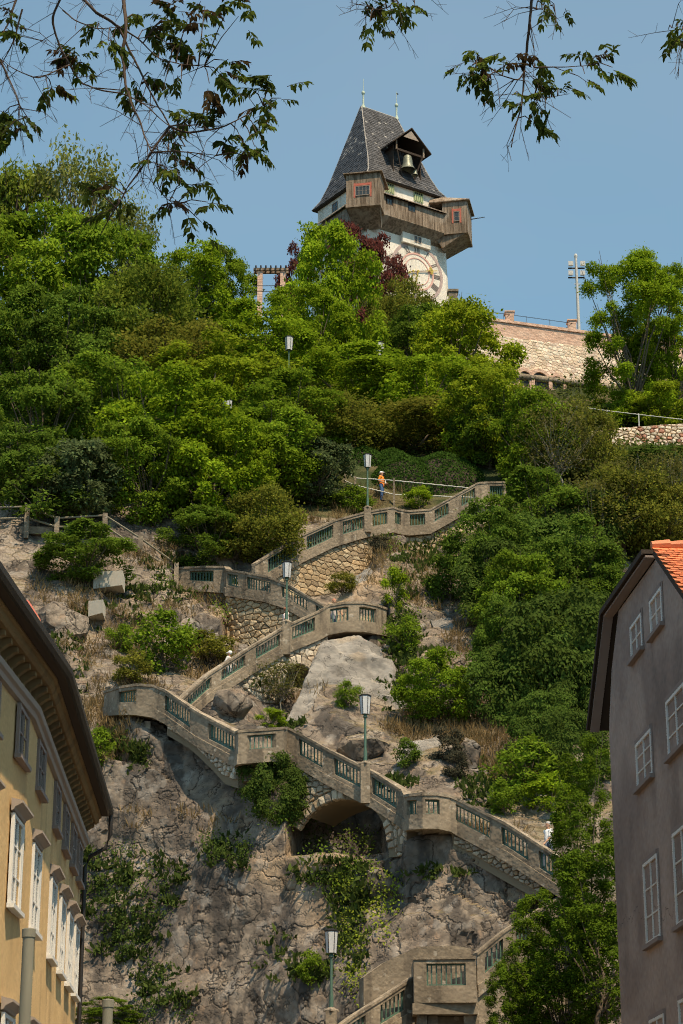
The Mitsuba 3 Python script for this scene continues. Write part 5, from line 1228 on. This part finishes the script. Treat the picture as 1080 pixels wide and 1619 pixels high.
def creeper(label, spots, col, thick, leaf, per, seed, cat='creeper', name='creeper'):
    """leaves lying on the rock: spots are (x, y, rx, ry) ellipses; col two tones"""
    g = np.random.default_rng(seed); C = []
    for x, y, rx, ry in spots:
        c0 = ground_at(x, y); k = mpp(c0); nspot = max(8, int(rx * ry * k * k * 9))
        for _ in range(nspot):
            a, r = g.random() * 6.283, math.sqrt(g.random()); p = ground_at(x + rx * r * math.cos(a), y + ry * r * math.sin(a), 4.0)
            lump = thick * (1.15 - r) * (.4 + .9 * meshkit.noise(p * 1.1, seed)); q = g.normal(size=(per, 3)) * [.22, .12, .22]
            C.append(p + q + np.array([0, -1, .25]) * lump * g.random((per, 1)))
    C = np.vstack(C); n = len(C); nn = unit(g.normal(size=(n, 3)) * .5 + [.1, -.8, .75]); dd = unit(np.cross(nn, g.normal(size=(n, 3))) + [0, 0, -.6])
    t = meshkit.noise(C * .8, seed)[:, None]; cc = (np.array(col[0]) * t + np.array(col[1]) * (1 - t)) * (.65 + .7 * g.random((n, 1)))
    L_ = leaf * (.6 + .8 * g.random(n)); m, c4 = leaf_mesh(C, dd, nn, L_, L_ * .66, cc)
    tag(add(name, m, 'leaf', color=c4), label, cat)
GRN, GLD, DRK = ((.15, .22, .025), (.09, .15, .02)), ((.28, .33, .035), (.18, .25, .03)), ((.085, .13, .028), (.055, .09, .022))
creeper('creeper filling the wide stone arch and spilling below it', [(500, 1290, 25, 40), (520, 1330, 35, 35), (545, 1370, 40, 35), (575, 1345, 25, 30), (530, 1400, 25, 18)], GRN, .5, .095, 40, 1)
creeper('ivy streak running down the cliff beside the lowest lamp', [(560, 1410, 18, 22), (556, 1450, 24, 34), (560, 1500, 20, 34), (566, 1550, 14, 26)], GLD, .25, .095, 40, 2)
creeper('thin yellowish vine streak on the cliff, left one of two', [(600, 1400, 7, 24), (603, 1440, 10, 28), (606, 1480, 16, 26), (602, 1420, 7, 30)], GLD, .28, .11, 14, 3)
creeper('short thin vine streak on the cliff, right one of two', [(625, 1415, 7, 22), (623, 1445, 8, 20)], GLD, .28, .11, 14, 4)
creeper('dark hanging greenery on the lower cliff beside the yellow house', [(190, 1370, 55, 34), (215, 1410, 75, 40), (170, 1450, 40, 55), (250, 1420, 40, 40), (200, 1490, 25, 30)], DRK, .8, .095, 36, 5)
creeper('weeds hanging on the bare lower cliff', [(340, 1330, 22, 16), (352, 1352, 22, 18), (388, 1350, 14, 18)], DRK, .6, .095, 36, 6)
creeper('dark trailing weeds at the lower left of the cliff', [(255, 1540, 22, 34), (275, 1590, 30, 30), (240, 1600, 20, 20)], DRK, .4, .095, 32, 7)
creeper('ivy below the ivied bay, running down to the arch', [(400, 1230, 22, 22), (435, 1270, 40, 30), (460, 1300, 30, 24), (370, 1225, 10, 18)], GRN, .5, .095, 40, 8)
creeper('large ivy sheet over the slope right of the stairs', [(760, 900, 70, 60), (840, 860, 80, 70), (920, 860, 70, 60), (800, 980, 60, 60), (880, 980, 80, 80), (890, 1090, 70, 80), (930, 1000, 50, 120), (860, 1180, 50, 50), (720, 860, 40, 40)], ((.115, .165, .028), (.065, .11, .022)), 1.0, .17, 16, 9)
for i_, (x, y0, y1, w_, kd, lab) in enumerate(((790, 1010, 1150, 100, 'ivy', 'ivy mound left of the hanging ivy curtain'), (860, 800, 960, 150, 'ivy', 'ivy bank below the large round dark bush'), (930, 760, 900, 120, 'ivy_b', 'ivy bank left of the orange roof ridge'),
        (800, 850, 1000, 130, 'ivy_b', 'ivy bank in the middle of the right slope'), (900, 1120, 1260, 110, 'ivy_b', 'ivy mound above the tall leafy tree'), (850, 1000, 1140, 110, 'ivy', 'ivy mound at the foot of the large green curtain'), (940, 930, 1090, 80, 'ivy_b', 'ivy hanging close beside the eave of the mauve house'))):
    plant(kd, x, y0, y1, w_, lab, 'ivy')
creeper('brown tangled undergrowth above the orange tiled roof', [(960, 780, 60, 40), (1040, 780, 60, 50), (1000, 840, 70, 30), (1060, 730, 40, 20)], ((.15, .135, .045), (.085, .10, .03)), .9, .16, 14, 10)
creeper('weedy green on the spine right of the rounded landing', [(635, 900, 25, 40), (650, 960, 30, 40), (640, 1010, 25, 30), (660, 1060, 40, 30), (620, 870, 20, 20)], GRN, .4, .095, 28, 11)
creeper('ivy trailing from the curved flight and its left landing', [(345, 940, 16, 26), (350, 980, 10, 26), (290, 925, 45, 14), (250, 925, 30, 20)], GRN, .35, .095, 32, 12)
# clipped hedges
def hedge(pts_px, label, seed):
    g = np.random.default_rng(seed); k = thing('clipped_hedge', label, 'hedge'); C, N = [], []
    for x, yt, yb, Y, w_ in pts_px:
        b, t = P(x, yb, Y), P(x, yt, Y); h = t[2] - b[2]; W2 = w_ * mpp(b)
        n = 9000; q = unit(g.normal(size=(n, 3))); q[:, 2] = np.abs(q[:, 2])
        wob = .94 + .12 * meshkit.noise(q * 3, seed)
        C.append(b + q * wob[:, None] * [W2 / 2, 1.6, h]); N.append(q / [W2 / 2, 1.6, h])
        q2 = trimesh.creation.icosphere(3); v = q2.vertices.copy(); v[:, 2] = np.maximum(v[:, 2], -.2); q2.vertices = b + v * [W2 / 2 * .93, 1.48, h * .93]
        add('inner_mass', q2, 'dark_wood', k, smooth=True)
    C, N = np.vstack(C), unit(np.vstack(N)); n = len(C)
    nn = unit(N + g.normal(size=(n, 3)) * .5); dd = unit(np.cross(nn, g.normal(size=(n, 3))) + N * .3)
    col = np.array([.05, .10, .018]) * (.7 + .6 * g.random((n, 1))); Ls_ = .10 + .07 * g.random(n)
    m, c4 = leaf_mesh(C, dd, nn, Ls_, Ls_ * .6, col); add('foliage', m, 'leaf', k, color=c4)
hedge([(700, 720, 805, 115.4, 170), (640, 724, 803, 115.1, 130)], 'wide clipped dark green hedge behind the topmost flight', 3)
hedge([(575, 710, 770, 117.5, 95), (620, 713, 765, 117.8, 80)], 'smaller rounded hedge behind the worker in orange', 4)

# undergrowth over the slope and dry grass on the rocks
def scatter(mask_pts, n, g): return mask_pts[g.integers(len(mask_pts), size=n)]
gg = np.random.default_rng(5)
tvn = S.reshape(-1, 3)
sel = tvn[(np.abs(tvn[:, 0]) < 30) & (tvn[:, 2] > 40.5) & (tvn[:, 1] > 100) & (tvn[:, 1] < 176)]
n = 110000; C = scatter(sel, n, gg) + gg.normal(size=(n, 3)) * [.25, .25, .1] + np.array([0, -.2, .0]); hgt = gg.random(n) ** 2 * 1.3 * meshkit.noise(C * .5, 2); C[:, 2] += hgt; cpx = to_px(C); C = C[~((cpx[:, 0] > 540) & (cpx[:, 0] < 795) & (cpx[:, 1] > 690) & (C[:, 1] < 119))]; n = len(C)
nn = unit(gg.normal(size=(n, 3)) + [0, -.5, 1.2]); dd = unit(np.cross(nn, gg.normal(size=(n, 3))))
tone = meshkit.fbm(C * .25, 3, 8)[:, None]
col = (np.array([.05, .085, .02]) * (1 - tone) + np.array([.11, .12, .03]) * tone) * (.6 + .8 * gg.random((n, 1)))
m, c4 = leaf_mesh(C, dd, nn, .16 + .16 * gg.random(n), .12 + .1 * gg.random(n), col)
tag(add('undergrowth', m, 'leaf', color=c4), 'low leafy undergrowth covering the slope between the trees', 'undergrowth', kind='stuff')

def tufts(key, label, cat, spots, col0, col1, h0, dens, seed, lean=.35, broad=.05):
    g = np.random.default_rng(seed); C = []
    for x, y, rx, ry, k in spots:
        for _ in range(int(k * dens)):
            a, r = g.random() * 6.283, math.sqrt(g.random()); p = ground_at(x + rx * r * math.cos(a), y + ry * r * math.sin(a), 5.0)
            n_ = 14; C.append(p + g.normal(size=(n_, 3)) * [.20, .10, .05] + [0, -.05, -.05])
    C = np.vstack(C); n = len(C)
    dd = unit(g.normal(size=(n, 3)) * lean + [0, -.35, .8]); nn = unit(g.normal(size=(n, 3)) + [0, -1, .3])
    L_ = h0 * (.5 + .9 * g.random(n)); t = g.random((n, 1))
    col = (np.array(col0) * t + np.array(col1) * (1 - t)) * (.7 + .6 * g.random((n, 1)))
    m, c4 = leaf_mesh(C, dd, nn, L_, L_ * broad + .015, col, .1)
    tag(add(key, m, 'leaf', color=c4), label, cat, kind='stuff')
tufts('dry_grass', 'tan dry grass on ledges of the cliff and slope', 'grass',
      [(760, 1140, 70, 45, 5), (700, 1160, 60, 25, 3), (650, 1150, 40, 20, 2), (800, 1200, 60, 40, 4), (180, 1130, 50, 30, 4), (160, 1170, 50, 40, 3), (120, 930, 70, 40, 3), (150, 1000, 60, 60, 3), (230, 1000, 60, 50, 3), (320, 950, 60, 30, 2), (760, 1010, 50, 40, 3), (700, 930, 60, 40, 2.5),
       (620, 900, 60, 30, 2), (560, 790, 50, 20, 2), (520, 820, 60, 15, 1.5), (330, 1050, 60, 30, 2.5), (800, 1060, 40, 60, 2.5), (590, 870, 40, 20, 2), (230, 880, 60, 20, 2), (780, 1320, 60, 20, 1), (200, 1090, 60, 20, 2), (280, 1300, 120, 20, .6), (470, 1090, 40, 20, .8), (640, 770, 40, 12, 1)],
      (.34, .25, .13), (.20, .14, .065), .42, 26, 1)
tufts('green_weeds', 'green weeds growing in cracks and on ledges of the cliff', 'weeds',
      [(300, 930, 90, 25, 3), (180, 960, 60, 50, 2), (660, 900, 40, 50, 3), (640, 1010, 30, 50, 3), (700, 1080, 80, 60, 3), (780, 1250, 60, 30, 3), (820, 1220, 60, 40, 3), (620, 1240, 40, 10, 1), (520, 1380, 60, 20, 2), (560, 1450, 30, 90, 3), (500, 1530, 40, 30, 1), (150, 1400, 60, 60, 3), (240, 1400, 60, 50, 2), (200, 1480, 60, 40, 2),
       (180, 1180, 30, 30, 2), (220, 1195, 15, 20, 1), (370, 1350, 40, 30, 1), (450, 1150, 30, 20, 1), (410, 1080, 40, 20, 1), (610, 1090, 20, 40, 1), (680, 870, 50, 20, 1), (560, 850, 60, 15, 1), (280, 890, 60, 15, 1), (90, 1060, 50, 60, 1), (260, 1560, 50, 40, 1.5), (700, 1380, 60, 10, .5), (450, 1510, 40, 50, .4)],
      (.085, .12, .03), (.05, .075, .02), .30, 22, 2, lean=.7, broad=.35)

# ------------------------------------------------------------------ overhanging branches near the viewer
def frond(p, d, L, g, ncol):
    """a pinnate leaf: leaflets in pairs along a drooping stalk"""
    d = unit(d + np.array([0, 0, -.25])); side = unit(np.cross(d, [0, 0, 1.0]) + 1e-6); k = int(4 + g.integers(3))
    C, D, N, LL = [], [], [], []
    st = [p]
    for i in range(k):
        q = p + d * L * (i + .7) / k + np.array([0, 0, -.18]) * L * ((i + .7) / k) ** 2; st.append(q)
        for s in (-1, 1):
            C.append(q); D.append(unit(d * .55 + side * s * .75 + [0, 0, -.45 - .4 * g.random()] + g.normal(size=3) * .15)); N.append(unit(np.array([0, 0, 1.0]) + g.normal(size=3) * .5)); LL.append(L * (.36 + .14 * g.random()))
    C.append(st[-1]); D.append(unit(d + [0, 0, -.5])); N.append(unit(np.array([.1, 0, 1.0]))); LL.append(L * .45)
    C, D, N, LL = np.array(C), np.array(D), np.array(N), np.array(LL)
    col = np.tile(ncol, (len(C), 1)) * (.7 + .6 * g.random((len(C), 1)))
    # long pointed leaflet: two diamonds, a wide one and a drooping tip
    m, c4 = leaf_mesh(C, D, N, LL, LL * .60, col, .18)
    D2 = unit(D + [0, 0, -.5]); m2, c42 = leaf_mesh(C + D * LL[:, None] * .55, D2, N, LL * .70, LL * .30, col, .15)
    tw = tube(st, [.004] * len(st), 4)
    mm = cat_meshes([m, m2, tw]); return mm, np.vstack([c4, c42, np.tile([.09, .05, .03], (len(tw.vertices), 1))])
def branch(label, limbs, fronds, Y0, seed, sc_, zsc, ox, oy):
    g = np.random.default_rng(seed); k = thing('overhanging_branch', label, 'branch')
    pz = lambda x, y, dY=0.0: P(ox + x / zsc, oy + y / zsc, Y0 + dY)
    ms, tips = [], []
    for li, (r, pts) in enumerate(limbs):
        dY = np.cumsum(g.normal(size=len(pts)) * .18)
        p = np.array([pz(x, y, dy) for (x, y), dy in zip(pts, dY)])
        # smooth polyline
        t = np.linspace(0, len(p) - 1, (len(p) - 1) * 4 + 1); pp = np.stack([np.interp(t, np.arange(len(p)), p[:, j]) for j in range(3)], 1)
        pp[1:-1] = (pp[:-2] + pp[1:-1] * 2 + pp[2:]) / 4; pp += (meshkit.fbm(pp * 3, 2, li)[:, None] - .5) * .05
        ms.append(tube(pp, np.linspace(r, r * .35, len(pp)), 6)); tips.append(pp)
    allp = np.vstack(tips); apx = to_px(allp)
    tw = []
    for x, y, n_ in fronds:
        px = np.array([ox + x / zsc, oy + y / zsc]); j = np.argmin(np.hypot(*(apx - px).T)); a = allp[j]
        b = P(*px, a[1] + g.normal() * .25)
        if np.linalg.norm(b - a) > .08: tw.append(tube([a, (a + b) / 2 + [0, 0, .05], b], [.009, .007, .004], 4))
        for _ in range(n_):
            d = unit(g.normal(size=3) * [1, .8, .35] + unit(b - a + 1e-4) * .7)
            col = [(.05, .072, .016), (.075, .105, .018), (.06, .042, .02), (.11, .145, .024)][g.choice(4, p=[.42, .30, .13, .15])]
            m, c = frond(b + g.normal(size=3) * .06, d, sc_ * (.75 + .5 * g.random()), g, col)
            add('leaf', m, 'leaf', k, color=c)
    for _ in range(int(len(allp) * .55)):
        j = g.integers(len(allp)); a = allp[j]; d = unit(g.normal(size=3) * [1, .6, .8] + [0, 0, -.5]); L_ = .25 + .45 * g.random()
        q = [a, a + d * L_ * .5 + g.normal(size=3) * .03, a + d * L_ + [0, 0, -.08]]
        tw.append(tube(q, [.006, .004, .0025], 4))
        for s in range(3): 
            e = q[1] + (q[2] - q[1]) * s / 3; tw.append(tube([e, e + unit(g.normal(size=3) + d * .6) * .14], [.003, .002], 3))
    m = cat_meshes(ms + tw); add('wood', m, 'bark', k, smooth=True, color=np.tile([.075, .052, .04], (len(m.vertices), 1)))
f2 = lambda l, n=2: [(x, y, n) for x, y in l]
branch('broad leafy branch hanging into the upper left of the sky', [
    (.024, [(418, -40), (428, 100), (418, 200), (425, 290), (455, 370), (490, 450), (515, 515)]), (.020, [(262, -30), (330, 45), (400, 85), (435, 150), (470, 240), (530, 340), (580, 430), (632, 500)]),
    (.017, [(580, 430), (550, 470), (515, 520), (480, 580), (430, 650), (400, 705), (345, 800)]), (.014, [(580, 430), (640, 455), (760, 435), (820, 405), (900, 360)]), (.011, [(515, 520), (600, 515), (660, 520), (740, 530)]),
    (.016, [(215, -20), (180, 60), (190, 130), (240, 220), (270, 280), (330, 305), (430, 320), (500, 360), (580, 430)]), (.011, [(400, 85), (470, 130), (540, 200), (620, 220), (700, 225)]), (.010, [(540, 520), (535, 620), (560, 670), (600, 700)]),
    (.016, [(60, -20), (30, 70), (0, 120)]), (.012, [(80, 30), (40, 150), (10, 220)]), (.014, [(-10, 180), (30, 260), (60, 340), (90, 400)]), (.010, [(215, 35), (250, 70), (330, 100), (420, 90)]), (.010, [(240, 220), (130, 270), (60, 240), (0, 200)])],
    f2([(225, 210), (255, 185), (180, 310), (290, 215), (370, 140), (500, 100), (560, 60), (600, 150), (650, 185), (690, 150), (765, 205), (760, 260), (715, 285), (600, 25), (700, 20), (790, 5), (815, 55), (640, 70), (545, 180), (470, 60)], 4)
    + f2([(30, 90), (60, 125), (20, 40), (50, 385), (20, 415), (75, 420), (8, 455), (0, 400), (390, 620), (320, 610), (290, 640), (400, 690), (430, 690)], 3) + f2([(865, 310), (920, 285), (960, 335), (930, 370), (900, 340), (640, 400), (700, 400), (740, 425), (770, 490), (830, 490), (870, 500), (850, 535), (880, 460), (610, 420)], 3)
    + f2([(640, 540), (600, 570), (570, 580), (625, 620), (680, 640), (710, 690), (650, 710), (690, 760), (600, 690), (520, 545), (575, 490), (450, 230), (520, 255), (340, 85), (440, 320), (620, 270), (560, 260)], 2), 22.0, 3, .225, 2.16, 0, 0)
branch('hanging leafy branch tip at the upper right of the sky', [
    (.020, [(622, -40), (612, 60), (600, 190), (590, 280), (585, 330), (555, 450)]), (.010, [(600, 215), (580, 245), (530, 230), (490, 205), (450, 190)]), (.010, [(625, 207), (700, 205), (790, 200)]), (.007, [(590, 290), (660, 300), (735, 285)]), (.007, [(615, 20), (650, 30), (690, 10)])],
    f2([(430, 185), (460, 170), (425, 230), (470, 215), (505, 225), (545, 190), (450, 200)], 3) + f2([(560, 290), (600, 285), (640, 265), (680, 260), (700, 270), (630, 330), (660, 340), (620, 370), (590, 300), (630, 200), (610, 240)], 2) + f2([(760, 170), (790, 175), (830, 170), (865, 205), (830, 215), (780, 225), (670, 5), (690, 40), (650, 20), (640, 5)], 2), 22.0, 4, .21, 1.9286, 520, 0)
branch('small leafy twig hanging in at the top centre', [(.008, [(215, -40), (190, 20), (150, 30), (100, 5)]), (.006, [(190, 20), (195, 60)]), (.006, [(225, -30), (260, 5)])],
    f2([(110, 35), (125, 65), (150, 35), (190, 60), (195, 40), (220, 20), (262, 15), (170, 15)], 2), 22.0, 5, .21, 1.9286, 520, 0)
branch('leafy twig reaching in at the right edge of the sky', [(.008, [(1120, 60), (1080, 90), (1045, 85)]), (.006, [(1100, 100), (1070, 125)])], f2([(1035, 90), (1065, 75), (1060, 125), (1078, 140), (1080, 95)], 2), 22.0, 6, .21, 1.9286, 520, 0)

# ------------------------------------------------------------------ people
def person(foot, facing, h, label, skin, shirt, trousers, hair, pose='walk', cap=None, item=None, hairy=True):
    """one continuous body from hulls of joint spheres; clothes and hair are children"""
    k = thing('person', label, 'person'); s = h / 1.75
    f = np.array([math.cos(facing), math.sin(facing), 0]); r = np.array([f[1], -f[0], 0])
    J = lambda a, b, c: foot + (f * a + r * b + ZUP * c) * s
    st = .22 if pose == 'walk' else .04
    def chain(pts, n=8):
        out = []
        for (p, ra), (q, rb_) in zip(pts[:-1], pts[1:]):
            out.append(m3.Manifold.hull(m3.Manifold.sphere(ra * s, 14).translate(p.tolist()) + m3.Manifold.sphere(rb_ * s, 14).translate(q.tolist())))
        return out
    def build(parts, ln=.035, it=6):
        u_ = m3.Manifold.batch_boolean(parts, m3.OpType.Add).refine_to_length(ln * s); me = u_.to_mesh()
        tm = trimesh.Trimesh(me.vert_properties[:, :3], me.tri_verts, process=False); trimesh.smoothing.filter_taubin(tm, iterations=it); return tm
    arms, legs = [], []
    for sd in (-1, 1):
        sw = st * sd
        hip, kn, an, toe = J(0, .09 * sd, .92), J(sw * .75 + .03, .095 * sd, .50), J(sw * 1.1 - .04, .09 * sd, .08), J(sw * 1.1 + .14, .11 * sd, .035)
        legs.append((hip, kn, an, toe))
        sh, el = J(0, .185 * sd, 1.42), J(-sw * .7 - .03, .25 * sd, 1.13)
        wr = J(-sw * 1.1 + .12, .24 * sd, .90) if pose == 'walk' else J(.20, .16 * sd, 1.05)
        arms.append((sh, el, wr))
    body = chain([(J(0, 0, .95), .13), (J(.01, 0, 1.15), .125), (J(0, 0, 1.36), .12)]) + chain([(J(0, -.13, 1.40), .07), (J(0, .13, 1.40), .07)]) + chain([(J(0, 0, 1.42), .06), (J(.015, 0, 1.53), .052), (J(.02, 0, 1.60), .07)])
    head = [m3.Manifold.hull(m3.Manifold.sphere(.088 * s, 18).translate(J(.0, 0, 1.66).tolist()) + m3.Manifold.sphere(.055 * s, 14).translate(J(.04, 0, 1.57).tolist())), m3.Manifold.sphere(.016 * s, 8).translate(J(.105, 0, 1.625).tolist())]
    head += [m3.Manifold.sphere(.022 * s, 8).translate(J(.0, .088 * sd, 1.63).tolist()) for sd in (-1, 1)]
    for hip, kn, an, toe in legs: body += chain([(hip, .095), (kn, .062), (an, .045)]) + chain([(an, .045), (toe, .035)])
    for sh, el, wr in arms:
        body += chain([(sh, .058), (el, .044), (wr, .030)])
        dr_ = unit(wr - el); sd_ = unit(np.cross(dr_, f) + 1e-4); palm = wr + dr_ * .06 * s
        body += chain([(wr, .030), (palm, .032)])
        for i, ln in enumerate((.062, .075, .070, .055)):
            b = palm + sd_ * (i - 1.5) * .019 * s + dr_ * .02 * s; body += chain([(b, .010), (b + dr_ * ln * .55 * s, .009), (b + (dr_ * ln + f * .018) * s, .008)])
        body += chain([(palm - dr_ * .03 * s + sd_ * -.025 * s, .011), (palm + (sd_ * -.05 + f * .03 + dr_ * .01) * s, .010)])
    m = build(body + head, .03, 4); add('body', m, 'painted', k, smooth=True, color=np.tile(skin, (len(m.vertices), 1)))
    shp = chain([(J(0, 0, .93), .148), (J(.01, 0, 1.15), .142), (J(0, 0, 1.36), .137)]) + chain([(J(0, -.14, 1.40), .083), (J(0, .14, 1.40), .083)])
    for sh, el, wr in arms: shp += chain([(sh, .073), (sh + (el - sh) * .85, .062)])
    m = build(shp); add('shirt', m, 'painted', k, smooth=True, color=vcol(m, shirt))
    trp = chain([(J(0, -.05, .93), .135), (J(0, .05, .93), .135)])
    for hip, kn, an, toe in legs: trp += chain([(hip, .11), (kn, .078), (an + ZUP * .03 * s, .062)])
    m = build(trp); add('trousers', m, 'painted', k, smooth=True, color=vcol(m, trousers))
    for _, _, an, toe in legs:
        m = build(chain([(an - ZUP * .02 * s, .055), (toe, .045)])); add('shoe', m, 'painted', k, smooth=True, color=vcol(m, (.05, .045, .04)))
    top = [m3.Manifold.sphere(.098 * s, 18).translate(J(-.018, 0, 1.685).tolist())]
    hm = build(top + ([] if cap is None else [m3.Manifold.hull(m3.Manifold.sphere(.05 * s, 10).translate(J(.03, 0, 1.70).tolist()) + m3.Manifold.sphere(.012 * s, 8).translate(J(.17, 0, 1.685).tolist()))]))
    v = hm.vertices; add('hair' if cap is None else 'cap', hm, 'painted', k, smooth=True, color=vcol(hm, hair if cap is None else cap))
    for sd in (-1, 1): 
        e = trimesh.creation.icosphere(1, .011 * s); e.apply_translation(J(.083, .033 * sd, 1.655)); add('eye', e, 'painted', k, color=vcol(e, (.03, .025, .02)))
    if item == 'bottle':
        wr = arms[1][2]; b = lathe([(.03, 0), (.035, .02), (.035, .14), (.012, .19), (.012, .21), (0, .21)], wr + f * .1 * s - ZUP * .1, 8)
        kk = tag(add('bottle', b, 'painted', color=vcol(b, (.75, .75, .72))), 'small white bottle held by the worker in orange', 'bottle')
SKIN = (.42, .24, .16)
wp = P(603.5, 782, 112.2)
person(wp - [0, 0, .42], math.radians(-25), 1.78, 'person in orange shirt, blue trousers and white hard hat standing by the pale railing', SKIN, (.78, .25, .03), (.06, .12, .26), (.1, .08, .06), 'stand', cap=(.82, .82, .80), item='bottle')
def on_stairs(path, px, facing, label, shirt, trousers, hair, cap=None, back=.85, h=1.74, lift=0.0, pose='walk', skin=SKIN):
    s = path.s_of(px); q, n2 = path.at(s), path.nor(s)
    person(np.array([q[0] + n2[0] * back, q[1] + n2[1] * back, q[2] - .92 + lift]), facing, h, label, skin, shirt, trousers, hair, pose, cap)
on_stairs(P_low, 845, math.radians(-150), 'grey haired person in a white shirt walking down the right end of the longest flight', (.80, .80, .82), (.10, .12, .18), (.45, .43, .42))
on_stairs(P_mid, 384, math.radians(160), 'person in a white cap and pale top on the flight to the rounded landing', (.70, .68, .66), (.25, .25, .28), (.2, .15, .1), cap=(.82, .80, .78), lift=-.62)
on_stairs(P_mid, 470, math.radians(30), 'person in a pale top climbing behind the railing near the lamp', (.72, .60, .58), (.14, .16, .22), (.30, .12, .07))
on_stairs(P_mid, 536, math.radians(-60), 'person with reddish hair looking over the wall of the rounded landing', (.55, .50, .50), (.12, .14, .2), (.42, .17, .10), lift=-.30, h=1.68)
